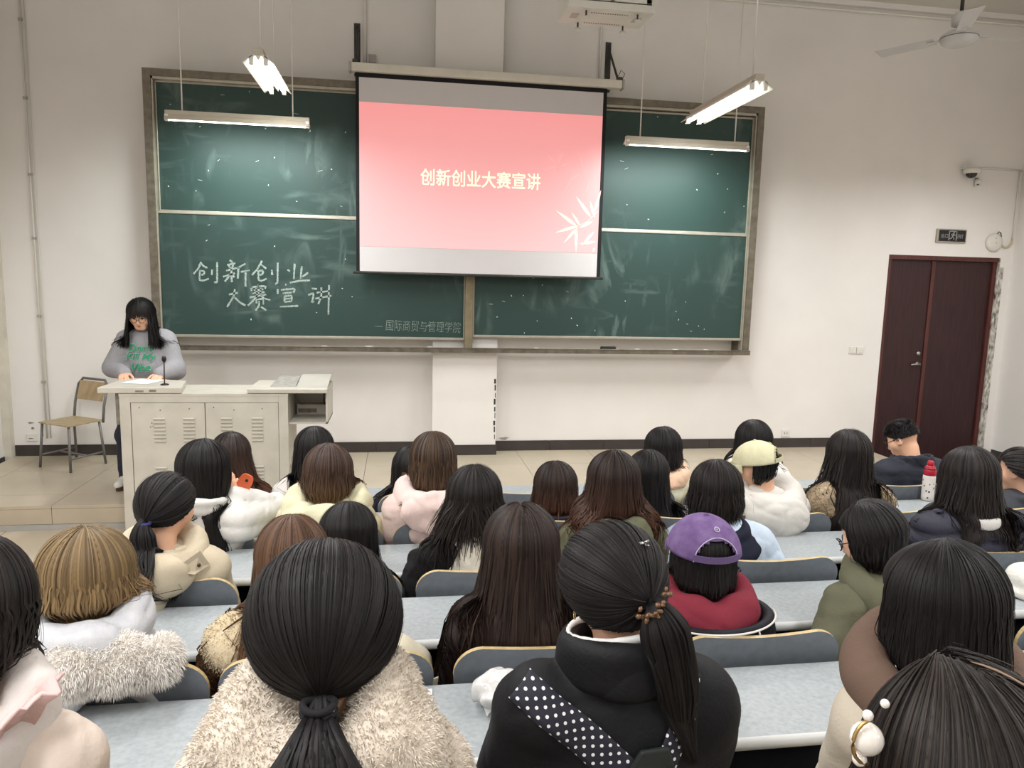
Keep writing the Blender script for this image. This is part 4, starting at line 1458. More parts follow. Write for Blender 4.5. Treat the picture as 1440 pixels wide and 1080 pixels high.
class Hair:
    def __init__(h, seed):
        h.V, h.F, h.A, h.n = [], [], [], 0
        h.rng = np.random.default_rng(seed)

    def locks(h, P, wid, ctr, tone=None, thick=.14):
        """P (N, M, 3) paths, wid (N, M) widths, ctr reference the locks face away from"""
        N, M, _ = P.shape
        T = np.gradient(P, axis=1)
        T /= np.maximum(np.linalg.norm(T, axis=2, keepdims=True), 1e-9)
        R = P - ctr
        R -= (R * T).sum(2, keepdims=True) * T
        R /= np.maximum(np.linalg.norm(R, axis=2, keepdims=True), 1e-9)
        Bn = np.cross(T, R)
        tw = h.rng.normal(0, .18, (N, 1, 1))
        Bn, R = Bn * np.cos(tw) + R * np.sin(tw), R * np.cos(tw) - Bn * np.sin(tw)
        w = wid[:, :, None]
        Vv = np.stack([P - Bn * w / 2, P + R * w * thick, P + Bn * w / 2], 2).reshape(-1, 3)
        base = (np.arange(N)[:, None, None] * M + np.arange(M - 1)[None, :, None]) * 3
        q = np.array([[0, 1, 4, 3], [1, 2, 5, 4]])
        F = (base[..., None] + q[None, None]).reshape(-1, 4)
        if tone is None:
            tone = h.rng.random(N)
        A = np.zeros((N, M, 3, 4), np.float32)
        A[..., 0] = tone[:, None, None]
        A[..., 1] = np.linspace(0, 1, M)[None, :, None]
        A[..., 3] = 1
        h.V.append(Vv)
        h.F.append(F + h.n)
        h.A.append(A.reshape(-1, 4))
        h.n += len(Vv)

    def sheet(h, P, tone=.25):
        """P (N, M, 3) grid"""
        N, M, _ = P.shape
        i = np.arange(N - 1)[:, None] * M + np.arange(M - 1)[None]
        F = np.stack([i, i + 1, i + M + 1, i + M], -1).reshape(-1, 4)
        A = np.zeros((N, M, 4), np.float32)
        A[..., 0] = tone
        A[..., 1] = np.linspace(0, 1, M)[None]
        A[..., 3] = 1
        h.V.append(P.reshape(-1, 3))
        h.F.append(F + h.n)
        h.A.append(A.reshape(-1, 4))
        h.n += N * M

    def build(h, J, material, root, name='hair'):
        V = np.concatenate(h.V)
        o = mk(name, V + J['org'], np.concatenate(h.F), material, root, smooth=True)
        at = o.data.color_attributes.new('lock', 'FLOAT_COLOR', 'POINT')
        at.data.foreach_set('color', np.concatenate(h.A).ravel())
        return o


class Union:
    def __init__(s, a):
        s.a = a

    def __call__(s, p, disp=True):
        return np.min([q(p, disp) for q in s.a], axis=0)
    grad = SDF.grad


def push(P, sdfs, mg):
    sh = P.shape
    p = P.reshape(-1, 3).astype(np.float32)
    m = np.broadcast_to(np.asarray(mg, np.float32).reshape(-1, 1) if np.ndim(mg) else mg, sh[:2]).reshape(-1)
    if len(sdfs) > 1:
        sdfs = [Union(sdfs)]
    for S in sdfs:
        for _ in range(7):
            d = S(p)
            ix = np.nonzero(d < m)[0]
            if len(ix) == 0:
                break
            g = S.grad(p[ix])
            g[:, 2] *= .3
            p[ix] += g * (m[ix] - d[ix])[:, None]
    return p.reshape(sh).astype(float)


def fall_paths(rng, J, phi, th0, rad, k, jit):
    """strands that run from the crown over the skull and hang down"""
    H, R = J['H'], J['R']
    a, b, c = k['a'], k.get('b', k['a'] * 1.08), k.get('c', .118)
    N = len(phi)
    m1 = 9
    th = th0[:, None] + (PI / 2 * 1.03 - th0)[:, None] * np.linspace(0, 1, m1)
    d = np.stack([np.sin(th) * np.sin(phi)[:, None], -np.sin(th) * np.cos(phi)[:, None], np.cos(th)], 2)
    e = d * np.array((a, b, c)) * rad[:, None, None] + np.array((0, -.014, .018))
    pr = k.get('part')
    if pr is not None:     # strands start from a line along the top instead of one point
        f = (1 - th / (PI / 2)) ** 2
        e[:, :, 1] += f * pr * np.abs(np.sin(phi))[:, None] * .06
        e[:, :, 2] -= .010 * np.exp(-(e[:, :, 0] / .006) ** 2) * (th < .5)
    up = e @ R.T + H
    q = up[:, -1]
    L = k['L'] * (1 + k.get('vee', 0) * np.clip(np.abs(phi) / 1.6, 0, 1) ** 1.5) * (1 + rng.normal(0, k.get('ragged', .05), N) * jit)
    zt = H[2] - L
    m2 = k.get('m2', 12)
    s = np.linspace(0, 1, m2 + 1)[1:]
    z = q[:, 2:3] + (zt - q[:, 2])[:, None] * s
    xf = 1 + (k.get('taper', 1) - 1) * sm(s)
    yf = 1 + (k.get('back', 1) - 1) * sm(s)
    x = H[0] + k.get('sway', 0) * s[None] ** 1.5 + (q[:, 0:1] - H[0]) * xf
    y = H[1] - .014 + (q[:, 1:2] - (H[1] - .014)) * yf
    if 'split' in k:
        xs, f = k['split'], sm(s * 2.2 - .25)
        sg = np.where(rng.random(N) < .5 + 2.2 * (q[:, 0] - H[0]) / a, 1, -1) if jit else np.sign(q[:, 0] - H[0] + 1e-6)
        tx = H[0] + sg[:, None] * xs[0] * (sg[:, None] < 0) + sg[:, None] * xs[1] * (sg[:, None] > 0) + k.get('bundle', .35) * (q[:, 0:1] - H[0] - sg[:, None] * .05)
        x = x * (1 - f) + tx * f
        y = y * (1 - f * .6) + (H[1] - .13) * f * .6
    if jit:
        x = x + rng.normal(0, k.get('spread', .012), N)[:, None] * s + k.get('wave', .003) * np.sin(9 * s[None] + rng.uniform(0, 6, N)[:, None])
        y = y + rng.normal(0, .010, N)[:, None] * s
    cv = k.get('curl', 0)
    if cv:
        f = sm((s - .55) / .45)[None] * cv
        x = x - (x - H[0]) * f
        y = y - (y - H[1]) * f
    return np.concatenate([up, np.stack([x, y, z], 2)], 1)


def cap_sheet(h, J, k, rad=.95, front=58, side=96):
    H, R = J['H'], J['R']
    a, b, c = k['a'], k.get('b', k['a'] * 1.08), k.get('c', .118)
    ph = np.linspace(-PI, PI, 41)
    tm = np.radians(np.where(np.abs(ph) < 1.95, side, front))
    tm = np.convolve(np.pad(tm, 3, mode='wrap'), np.ones(7) / 7, 'valid')
    th = tm[:, None] * np.linspace(.0, 1, 14)
    d = np.stack([np.sin(th) * np.sin(ph)[:, None], -np.sin(th) * np.cos(ph)[:, None], np.cos(th)], 2)
    h.sheet((d * np.array((a, b, c)) * rad + np.array((0, -.014, .018))) @ R.T + H, .2)


def hair_fall(J, root, k, sdfs, material, seed):
    h = Hair(seed)
    rng = h.rng
    N = int(k.get('n', 260) * 1.7)
    pm = math.radians(k.get('phim', 118))
    cap_sheet(h, J, k)
    ng = 44
    ph = np.linspace(-pm, pm, ng) * .97
    kk = dict(k)
    kk['L'] = k['L'] * (.86 if k['L'] > .2 else .93)
    if 'split' in k:
        half = ng // 2
        for sl in (ph[:half], ph[half:]):
            g = fall_paths(rng, J, sl, np.full(len(sl), .03), np.full(len(sl), .955), kk, 0)
            h.sheet(push(g, sdfs, .004))
    else:
        g = fall_paths(rng, J, ph, np.full(ng, .03), np.full(ng, .955), kk, 0)
        h.sheet(push(g, sdfs, .004))
    phi = rng.uniform(-pm, pm, N)
    th0 = np.clip(np.abs(rng.normal(0, .3, N)), .02, 1.0)
    P = fall_paths(rng, J, phi, th0, 1 + np.abs(rng.normal(0, .014, N)), k, 1)
    P = push(P, sdfs, rng.uniform(.004, .015, N))
    M = P.shape[1]
    u = np.linspace(0, 1, M)
    wd = k.get('w', .013) * .62 * rng.uniform(.55, 1.3, N)[:, None] * (.55 + .45 * sm(u * 5)) * (1 - .8 * sm((u - .72) / .28) * rng.uniform(.5, 1, N)[:, None])
    tone = rng.random(N) ** k.get('tonep', 1.4)
    h.locks(P, wd, J['H'] + np.array((0, 0, -.05)), tone)
    # loose single hairs
    nf = k.get('fly', 30)
    kf = dict(k)
    kf['spread'] = .03
    phi = rng.uniform(-pm, pm, nf)
    P = fall_paths(rng, J, phi, np.clip(np.abs(rng.normal(0, .4, nf)), .02, 1.2), 1 + np.abs(rng.normal(.02, .03, nf)), kf, 1)
    P = push(P, sdfs, .012)
    h.locks(P, np.full(P.shape[:2], .0022), J['H'], rng.random(nf))
    if k.get('bang'):
        nb = int(k['bang'])
        ph = rng.uniform(math.radians(112), math.radians(248), nb)
        t0 = np.full(nb, .12)
        t1 = np.radians(rng.uniform(74, 86, nb) + 24 * np.abs((ph - PI) / 1.1) ** 1.5)
        th = t0[:, None] + (t1 - t0)[:, None] * np.linspace(0, 1, 10)
        d = np.stack([np.sin(th) * np.sin(ph)[:, None], -np.sin(th) * np.cos(ph)[:, None], np.cos(th)], 2)
        e = d * np.array((k['a'] * .97, k.get('b', k['a'] * 1.08), k.get('c', .118))) * (1 + np.abs(rng.normal(0, .012, nb)))[:, None, None] + np.array((0, -.01, .016))
        P = e @ J['R'].T + J['H']
        h.locks(P, np.full((nb, 10), .012) * np.linspace(1, .35, 10)[None], J['H'], rng.random(nb) ** 1.4)
    return h.build(J, material, root)


def hair_pony(J, root, k, sdfs, material, seed):
    h = Hair(seed)
    rng = h.rng
    H, R = J['H'], J['R']
    a, b, c = k['a'], k.get('b', k['a'] * 1.08), k.get('c', .118)
    ax = np.array((a, b, c))
    o0 = np.array((0, -.014, .018))
    N = int(k.get('n', 420) * 1.7)
    # skull sheet incl. nape
    ph = np.linspace(-PI, PI, 41)
    tm = np.radians(np.where(np.abs(ph) < 1.0, 132, np.where(np.abs(ph) < 1.75, 92, 58)))
    tm = np.convolve(np.pad(tm, 3, mode='wrap'), np.ones(7) / 7, 'valid')
    th = tm[:, None] * np.linspace(0, 1, 16)
    d = np.stack([np.sin(th) * np.sin(ph)[:, None], -np.sin(th) * np.cos(ph)[:, None], np.cos(th)], 2)
    h.sheet((d * ax * .96 + o0) @ R.T + H, .2)
    tie = np.array(k['tie'], float)
    tie /= np.linalg.norm(tie)
    phi = rng.uniform(-PI, PI, N)
    tmx = np.interp(np.abs(phi), [0, .9, 1.7, 2.0, PI], [2.3, 2.2, 1.55, 1.1, 1.0])
    ths = tmx * np.where(rng.random(N) < .45, 1, np.sqrt(rng.random(N)))
    d0 = np.stack([np.sin(ths) * np.sin(phi), -np.sin(ths) * np.cos(phi), np.cos(ths)], 1)
    om = np.arccos(np.clip(d0 @ tie, -1, 1))
    keep = om > .25
    d0, om = d0[keep], om[keep]
    n = len(d0)
    M = 14
    t = np.linspace(0, 1, M)
    A = np.sin((1 - t)[None] * om[:, None]) / np.sin(om)[:, None]
    Bq = np.sin(t[None] * om[:, None]) / np.sin(om)[:, None]
    dd = A[..., None] * d0[:, None] + Bq[..., None] * tie
    dd /= np.linalg.norm(dd, axis=2, keepdims=True)
    rd = 1 + np.abs(rng.normal(0, .014, n))[:, None] + .05 * sm((t - .8) / .2)[None] + k.get('puff', .0) * np.sin(PI * t)[None]
    P = (dd * ax * rd[..., None] + o0) @ R.T + H
    wd = k.get('w', .011) * .62 * rng.uniform(.6, 1.3, n)[:, None] * (1 - .5 * sm((t - .7) / .3))[None]
    h.locks(P, wd, H, rng.random(n) ** 1.5)
    # tail
    T0 = (tie * ax * 1.06 + o0) @ R.T + H
    out = (tie / ax) @ R.T
    out /= np.linalg.norm(out)
    Lt = k['tail']
    nt = k.get('nt', 200)
    end = T0 + np.array((k.get('tdx', 0), k.get('tdy', -.03), -Lt))
    p1 = T0 + out * k.get('lift', .06)
    p2 = T0 + out * k.get('lift', .06) * .9 + np.array((k.get('tdx', 0) * .4, 0, -Lt * .45))
    s = np.linspace(0, 1, 18)
    bz = ((1 - s) ** 3)[:, None] * T0 + (3 * s * (1 - s) ** 2)[:, None] * p1 + (3 * s * s * (1 - s))[:, None] * p2 + (s ** 3)[:, None] * end
    tg = np.gradient(bz, axis=0)
    tg /= np.linalg.norm(tg, axis=1, keepdims=True)
    latv = np.cross(tg, np.array((0, 1.0, .2)))
    latv[np.linalg.norm(latv, axis=1) < .05] = (1, 0, 0)
    latv /= np.linalg.norm(latv, axis=1, keepdims=True)
    latv *= np.sign(latv[:, 0:1] + 1e-6)
    nv = np.cross(latv, tg)
    prof = np.interp(s, [0, .08, .35, .7, 1], [.013, .018, k.get('fat', .04), k.get('fat', .04) * .85, k.get('fat', .04) * k.get('tip', .35)])
    r, an = np.sqrt(rng.random(nt)), rng.uniform(0, 2 * PI, nt)
    le = rng.uniform(.8, 1.04, nt)
    S2 = np.clip(s[None] * le[:, None], 0, 1)
    ctr = np.stack([np.interp(S2, s, bz[:, i]) for i in range(3)], 2)
    la = np.stack([np.interp(S2, s, latv[:, i]) for i in range(3)], 2)
    no = np.stack([np.interp(S2, s, nv[:, i]) for i in range(3)], 2)
    pf = np.interp(S2, s, prof)
    P = ctr + la * (pf * (r * np.cos(an))[:, None])[..., None] + no * (pf * (r * np.sin(an))[:, None] * .62)[..., None]
    P += rng.normal(0, .004, (nt, 1, 3)) * s[None, :, None]
    P = push(P, sdfs, k.get('tm', 0) + rng.uniform(.004, .02, nt))
    wd = k.get('tw', .009) * rng.uniform(.6, 1.3, nt)[:, None] * (1 - .8 * sm((s - .7) / .3))[None]
    h.locks(P, wd, bz.mean(0) + np.array((0, .08, 0)), rng.random(nt) ** 1.5)
    # flyaways
    nf = k.get('fly', 24)
    ix = rng.integers(0, n, nf)
    Pf = (dd[ix] * ax * (1.03 + np.abs(rng.normal(0, .03, nf))[:, None, None] * np.sin(PI * t)[None, :, None]) + o0) @ R.T + H
    h.locks(Pf, np.full((nf, M), .0018), H, rng.random(nf))
    o = h.build(J, material, root)
    return o, T0, out


def fur(name, J, sdf, V, F, n, length, width, material, root, seed, mask=None, droop=.5):
    rng = np.random.default_rng(seed)
    A = V[F]
    q = rng.integers(0, len(F), n)
    uv = rng.random((n, 2))
    p = (A[q, 0] * ((1 - uv[:, :1]) * (1 - uv[:, 1:])) + A[q, 1] * (uv[:, :1] * (1 - uv[:, 1:])) + A[q, 2] * (uv[:, :1] * uv[:, 1:]) + A[q, 3] * ((1 - uv[:, :1]) * uv[:, 1:]))
    if mask is not None:
        p = p[mask(p)]
    n = len(p)
    nr = sdf.grad(p.astype(np.float32)).astype(float)
    cl = waves(seed + 5, 4, 55, 1.0)
    tw = np.stack([cl(p + 1.3), cl(p + 4.1), cl(p + 7.7) - droop], 1)
    d = nr + .34 * tw + rng.normal(0, .42, (n, 3))
    d /= np.linalg.norm(d, axis=1, keepdims=True)
    sd = np.cross(d, rng.normal(size=(n, 3)))
    sd /= np.linalg.norm(sd, axis=1, keepdims=True)
    L = length * rng.uniform(.5, 1.2, n)[:, None]
    mid = p + d * L * .55
    tip = p + d * L + np.array((0, 0, -.3)) * L
    Vv = np.stack([p - sd * width / 2 - nr * .003, p + sd * width / 2 - nr * .003, mid + sd * width * .4, mid - sd * width * .4, tip], 1).reshape(-1, 3)
    b = np.arange(n)[:, None] * 5
    Fq = np.concatenate([np.stack([b + 0, b + 1, b + 2, b + 3], 2).reshape(-1, 4), np.stack([b + 3, b + 2, b + 4, b + 4], 2).reshape(-1, 4)])
    tri = np.concatenate([b + [0, 1, 2], b + [0, 2, 3], b + [3, 2, 4]]).astype(np.int32)
    o = mk(name, Vv + J['org'], tri, material, root, kind='stuff')
    return o


def glasses(J, root, material, name='glasses'):
    H, R, org = J['H'], J['R'], J['org']

    def w(x, y, z):
        return H + R @ np.array((x, y, z)) + org
    m = MB()
    for s in (-1, 1):
        ring = [w(s * .033 + .026 * math.cos(t), .104 - .02 * abs(math.cos(t)) * (1 if math.cos(t) * s > 0 else .2), .0 + .022 * math.sin(t)) for t in np.linspace(0, 2 * PI, 17)]
        m.tube(ring, .0022, 6)
        m.tube([w(s * .059, .088, .006), w(s * .078, .07, .008), w(s * .082, -.005, .01), w(s * .082, -.03, -.012)], .002, 6)
    m.tube([w(-.009, .105, .004), w(0, .108, .007), w(.009, .105, .004)], .002, 6)
    return m.build(name, material, root, smooth=True)


def ball_cap(J, root, k, material, strap_mat, inner=None, stitch=None):
    H, R, org = J['H'], J['R'], J['org']
    tilt = rot(0, k.get('tilt', 0), 0)
    RR = R @ tilt
    a, b, c = k.get('size', (.112, .124, .118))

    def w(x, y, z):
        return H + RR @ np.array((x, y, z)) + org
    nu, nv = 72, 18
    V, F = [], []
    zb = .01
    for i in range(nu):
        ph = 2 * PI * i / nu
        for j in range(nv + 1):
            t = j / nv * 1.52
            pan = 1 + .006 * math.cos(6 * ph)
            V.append(w(a * math.sin(t) * math.sin(ph) * pan, -.01 - b * math.sin(t) * math.cos(ph) * pan, zb + c * math.cos(t) * (1 + 0 * pan)))
    for i in range(nu):
        for j in range(nv):
            ph = (i + .5) / nu * 2 * PI
            if ph > PI:
                ph -= 2 * PI
            t = (j + .5) / nv * 1.52
            x = ph / .62
            arch = 1.52 - .62 * math.sqrt(max(0, 1 - x * x)) if abs(x) < 1 else 9
            if t > arch and j < nv - 2:
                continue
            if abs(x) < 1 and j >= nv - 2:
                continue
            i2 = (i + 1) % nu
            F.append((i * (nv + 1) + j, i * (nv + 1) + j + 1, i2 * (nv + 1) + j + 1, i2 * (nv + 1) + j))
    cap = mk('cap', np.array([tuple(v) for v in V]), F, material, root, smooth=True)
    md = cap.modifiers.new('cloth', 'SOLIDIFY')
    md.thickness = .004
    # button
    MB().lathe(w(0, -.01, zb + c), [(.009, -.004), (.009, .002), (.005, .006), (.001, .007)], 10, 0, RR @ np.array((0, 0, 1))).build('button', material, cap, smooth=True)
    # strap across the opening
    m = MB()
    zs0, zs1 = zb + c * math.cos(1.50), zb + c * math.cos(1.50) + .022
    n = 12
    VV, FF = [], []
    for i in range(n + 1):
        ph = -.68 + 1.36 * i / n
        for z in (zs0, zs1):
            for r_ in (1.0, 1.025):
                VV.append(w(a * r_ * math.sin(ph), -.01 - b * r_ * math.cos(ph), z))
    for i in range(n):
        q = i * 4
        FF += [(q, q + 4, q + 6, q + 2), (q + 1, q + 3, q + 7, q + 5), (q + 2, q + 6, q + 7, q + 3), (q, q + 1, q + 5, q + 4)]
    mk('strap', VV, FF, strap_mat, cap, smooth=False)
    # visor
    m = MB()
    VV, FF = [], []
    n = 16
    for i in range(n + 1):
        ph = PI - 1.05 + 2.1 * i / n
        e = math.sin(PI * i / n)
        for r_ in range(6):
            f = r_ / 5
            L = .075 * e ** .6 * f
            VV.append(w((a + .002) * math.sin(ph), -.01 - (b + .002) * math.cos(ph) + L, zb + .012 - .02 * f * f - .025 * (abs(i / n - .5) * 2) ** 2 * f))
    for i in range(n):
        for r_ in range(5):
            q = i * 6 + r_
            FF.append((q, q + 1, q + 7, q + 6))
    vz = mk('visor', VV, FF, material, cap, smooth=True)
    md = vz.modifiers.new('board', 'SOLIDIFY')
    md.thickness = .004
    if stitch is not None:
        m = MB()
        pts = []
        for i in range(25):
            x = -1 + 2 * i / 24
            ph = x * .66
            t = 1.52 - .67 * math.sqrt(max(0, 1 - x * x))
            pts.append(w(a * 1.02 * math.sin(t) * math.sin(ph), -.01 - b * 1.02 * math.sin(t) * math.cos(ph), zb + c * 1.02 * math.cos(t)))
        m.tube(pts, .0018, 5)
        m.build('edge_stitching', stitch, cap)
        # round embroidered badge above the opening
        m = MB()
        ph, t = .1, .62

        def on(dx, dz):
            p2, t2 = ph + dx, t - dz
            return w(a * 1.03 * math.sin(t2) * math.sin(p2), -.01 - b * 1.03 * math.sin(t2) * math.cos(p2), zb + c * 1.03 * math.cos(t2))
        m.tube([on(.12 * math.cos(q), .07 * math.sin(q)) for q in np.linspace(0, 2 * PI, 15)], .0016, 5)
        m.tube([on(-.06, .02), on(0, -.03), on(.06, .02)], .0014, 5)
        m.tube([on(-.05, .045), on(.05, .045)], .0014, 5)
        m.build('embroidered_badge', stitch, cap)
    return cap


def person(key, label, top, pel_y, floor_z, desk_z, near, hair, jac, hood=None, pose=(0, 0, 0), res=.011, jres=.010, Jk=None,
           armfix=None, group=None, handdirs=None, skin=None, trousers=BLACKW, px=None, name='person', extra=None):
    """top: world position of the crown; everything else is laid out from it"""
    seed = sum(ord(ch) for ch in key) * 7
    px = top[0] if px is None else px
    org = np.array((px, pel_y, floor_z))
    root = thing(name, label, 'person', tuple(org), group)
    R = rot(*pose)
    H = np.array(top) - org - np.array((0, 0, .134))
    J = joints(H, R, desk_z - floor_z, near - pel_y, **(Jk or {}))
    J['org'] = org
    if armfix:
        armfix(J)
    body_mesh(J, root, res, skin=skin, handdirs=handdirs)
    js = jacket_sdf(J, seed=seed % 97, **jac['shape'])
    V, F = nets(js, jres)
    co = mk(jac.get('name', 'jacket'), V + org, F, jac['mat'], root, smooth=True)
    sdfs = [js] + (extra(J) if extra else [])
    J['jv'] = (V, F)
    if hood:
        hs = hood_sdf(J, seed=seed % 89, **hood.get('shape', {}))
        Vh, Fh = nets(hs, jres)
        mk(hood.get('name', 'hood'), Vh + org, Fh, hood['mat'], root, smooth=True)
        sdfs.append(hs)
        J['hv'] = (Vh, Fh, hs)
    # trousers: thighs and shins under the desk
    pel = J['pel']
    pr = []
    for s in (-1, 1):
        kn = pel + np.array((s * .1, .38, -.01))
        pr += [p_cone(pel + np.array((s * .08, 0, -.02)), kn, .09, .066, .05), p_cone(kn, kn + np.array((0, -.02, -.40)), .062, .05, .03)]
    Vt, Ft = nets(SDF(pr), .016)
    mk('trousers', Vt + org, Ft, trousers, root, smooth=True)
    if hair:
        hm = hair['mat']
        if hair['style'] == 'fall':
            hair_fall(J, root, hair, sdfs, hm, seed)
        elif hair['style'] == 'pony':
            ho, T0, out = hair_pony(J, root, hair, sdfs, hm, seed)
            J['T0'], J['out'], J['hair'] = T0, out, ho
    return root, J, js


# ====================================================================== who sits where
BLK = hair_mat('black_hair', (10, 9, 10), (28, 25, 25))
BLK2 = hair_mat('soft_black_hair', (14, 12, 12), (42, 36, 34))
DBR = hair_mat('dark_brown_hair', (22, 16, 14), (56, 42, 36))
DBRT = hair_mat('dark_hair_with_brown_ends', (18, 14, 13), (50, 38, 34), (98, 62, 44), 2.5)
BRN = hair_mat('brown_streaked_hair', (28, 22, 20), (86, 67, 50), (96, 72, 52), 4)
BOBB = hair_mat('plum_brown_bob_hair', (30, 20, 20), (74, 56, 46), (104, 78, 54), 3)
BLOND = hair_mat('ash_blond_hair', (78, 63, 43), (138, 116, 82), (126, 102, 70), 2)
AUB = hair_mat('auburn_hair', (44, 31, 25), (100, 73, 54), (108, 78, 56), 2)
FHAIR = hair_mat('warm_black_hair', (24, 21, 19), (52, 45, 40))

ROWS = {'A': (-.10, .627, 4.46, 4.27), 'B': (-.06, .684, 3.76, 3.56), 'C': (.0, .747, 3.06, 2.87), 'D': (.05, .79, 2.36, 2.17), 'E': (.09, .83, 1.66, 1.38), 'F': (.12, .87, .96, .72)}


def cloth(name, c, **k):
    k.setdefault('rough', .85)
    k.setdefault('var', .05)
    k.setdefault('bump', .15)
    k.setdefault('bscale', 140)
    k.setdefault('spec', .2)
    return mat(name, c, **k)


def sit(key, label, top, hair, jac, **kw):
    fz, dz, nr, pl = ROWS[key[0]]
    sh_ = {'A': .06, 'B': .10, 'C': .12, 'D': .12}.get(key[0], 0)
    eye_ = np.array((0, -D, 2.0))
    d_ = top[1] + D
    top = tuple(eye_ + (np.array(top) - eye_) * (d_ + sh_) / d_)
    pl += sh_ * .75
    if 'pel' in kw:
        pl = kw.pop('pel')
    return person(key, label, top, yd(pl), fz, dz, yd(nr), hair, jac, **kw)


def F_(m, **k):
    d = dict(style='fall', mat=m, a=.112, L=.3, n=260)
    d.update(k)
    return d


def P_(m, **k):
    d = dict(style='pony', mat=m, a=.108, tie=(0, -.95, -.1), tail=.25)
    d.update(k)
    return d


def J_(m, **shape):
    nm = shape.pop('name', 'jacket')
    return {'mat': m, 'shape': shape, 'name': nm}


# ---- row of viewers closest to the camera
root, J, js = sit('F1', 'person at the bottom right corner with warm black hair and a pearl hairpin', (.655, yd(.70), 1.565), F_(FHAIR, a=.122, c=.125, L=.30, n=2600, w=.0042, taper=1.05, part=1.0, wave=.006, fly=120, phim=140, m2=14, tonep=2.0),
                 J_(cloth('cream_wool', (206, 196, 180)), t=.03), pose=(24, 2, 3), res=.010, jres=.010, Jk=dict(low=.2))
m = MB()
pl_ = []
for t_ in np.linspace(-.15, 1.2, 14):
    p_ = np.array((0.0, -.1355 * math.sin(t_), .1285 * math.cos(t_))) + np.array((0, -.014, .0185))
    pl_.append(J['H'] + J['R'] @ p_ + J['org'])
m.tube(pl_, [.0004] + [.0013] * 12 + [.0004], 6)
m.build('parting', mat('scalp', (150, 122, 104), rough=.7), root, smooth=True)
PEARL = mat('pearl', (236, 230, 222), rough=.12, spec=.7, coat=.6)
GOLD = mat('gold_wire', (190, 160, 105), rough=.3, metal=.9)
m = MB()
hp = J['H'] + J['org'] + np.array((-.146, -.02, .082))
for dx, dy, dz, r in ((0, 0, 0, .018), (-.004, -.004, .030, .006), (.012, -.008, .045, .005), (-.006, 0, -.024, .008)):
    c_ = hp + np.array((dx, dy, dz))
    m.lathe(c_, [(r * math.sin(PI * i / 10), -r * math.cos(PI * i / 10)) for i in range(11)], 14)
m.build('pearl_hairpin', PEARL, root, smooth=True)
m = MB()
m.tube([hp + np.array((-.02 * math.cos(t), -.006, .026 * math.sin(t))) for t in np.linspace(-1.6, 1.6, 12)], .0022, 6)
m.build('hairpin_wire', GOLD, root, smooth=True)

# ---- E row
CREAMF = cloth('cream_fleece', (214, 203, 188), bump=.5, bscale=70, sheen=.2)
root, J, js = sit('E1', 'person in a fluffy cream fleece coat with a low black ponytail', (-.12, yd(1.22), 1.548),
                  P_(BLK, a=.124, b=.122, c=.128, n=2200, w=.0055, tie=(.02, -.80, -.72), tail=.30, nt=420, tw=.007, fat=.062, tip=.7, lift=.07, tdx=.02, tdy=-.10, tm=.012, fly=60, puff=.02),
                  J_(CREAMF, t=.045, fold=.006, fscale=30), hood={'mat': CREAMF, 'name': 'hood', 'shape': dict(t=.026, size=1.1, fold=.006, up=.02, rr=.84, minor=.036, fy=.0, lumps=.115)}, pose=(0, 6, 0), jres=.009)
V, F = J['jv']
fm = cloth('cream_fleece_pile', (222, 212, 198), bump=0, sheen=.2)
fur('fleece_pile', J, js, V, F, 60000, .010, .0022, fm, root, 11, mask=lambda p: (p[:, 2] > .62) & (p[:, 1] < .12))
Vh, Fh, hs = J['hv']
fur('hood_pile', J, hs, Vh, Fh, 24000, .011, .0022, fm, root, 12)
tie_ = MB()
ax = np.array(J['out'])
T0 = np.array(J['T0']) + J['org'] + np.array((0, -.012, -.004))
for dz in (-.008, .004):
    ring = [T0 + np.array((0, -.012, dz)) + np.array((.024 * math.cos(t), .020 * math.sin(t), .002 * math.cos(2 * t))) for t in np.linspace(0, 2 * PI, 17)]
    tie_.tube(ring, .006, 8)
tie_.build('hair_tie', BLACKW, root, smooth=True)
bd = MB()
for dz in (-.008, 0, .006):
    c_ = T0 + np.array((.022, -.022, dz))
    bd.lathe(c_, [(.003 * math.sin(PI * i / 6), -.003 * math.cos(PI * i / 6)) for i in range(7)], 8)
bd.build('hair_tie_beads', STEEL, root, smooth=True)

COATB = cloth('black_down_coat', (24, 25, 28), rough=.6, var=.06)
root, J, js = sit('E2', 'person in a black coat with polka dot straps and a flower hair tie', (.45, yd(1.45), 1.497),
                  P_(BLK, a=.112, b=.125, c=.12, n=2000, w=.005, tie=(.22, -.90, -.12), tail=.33, nt=420, tw=.006, fat=.048, tip=.12, lift=.05, tdx=.085, tdy=.0, fly=80),
                  J_(COATB, t=.055, fold=.006, fscale=16, collar=.06, quilt=0.000), pose=(4, 8, -3), jres=.009, Jk=dict(sw=.175))
c7 = J['c7']
Rn = rot(0, 10, 0)
cr_ = [p_ring(c7 + np.array((0, .012, z)), Rn, (.108, .098), .024, .02) for z in (.02, .05, .08)]
Vc, Fc = nets(SDF(cr_, waves(5, 4, 30, .004)), .007)
mk('collar', Vc + J['org'], Fc, COATB, root, smooth=True)
Vc, Fc = nets(SDF([p_ring(c7 + np.array((-.01, .02, .108)), rot(0, 8, -6), (.098, .086), .009, .01)], waves(8, 3, 50, .002)), .006)
mk('white_inner_collar', Vc + J['org'], Fc, cloth('white_cotton', (226, 226, 224)), root, smooth=True)


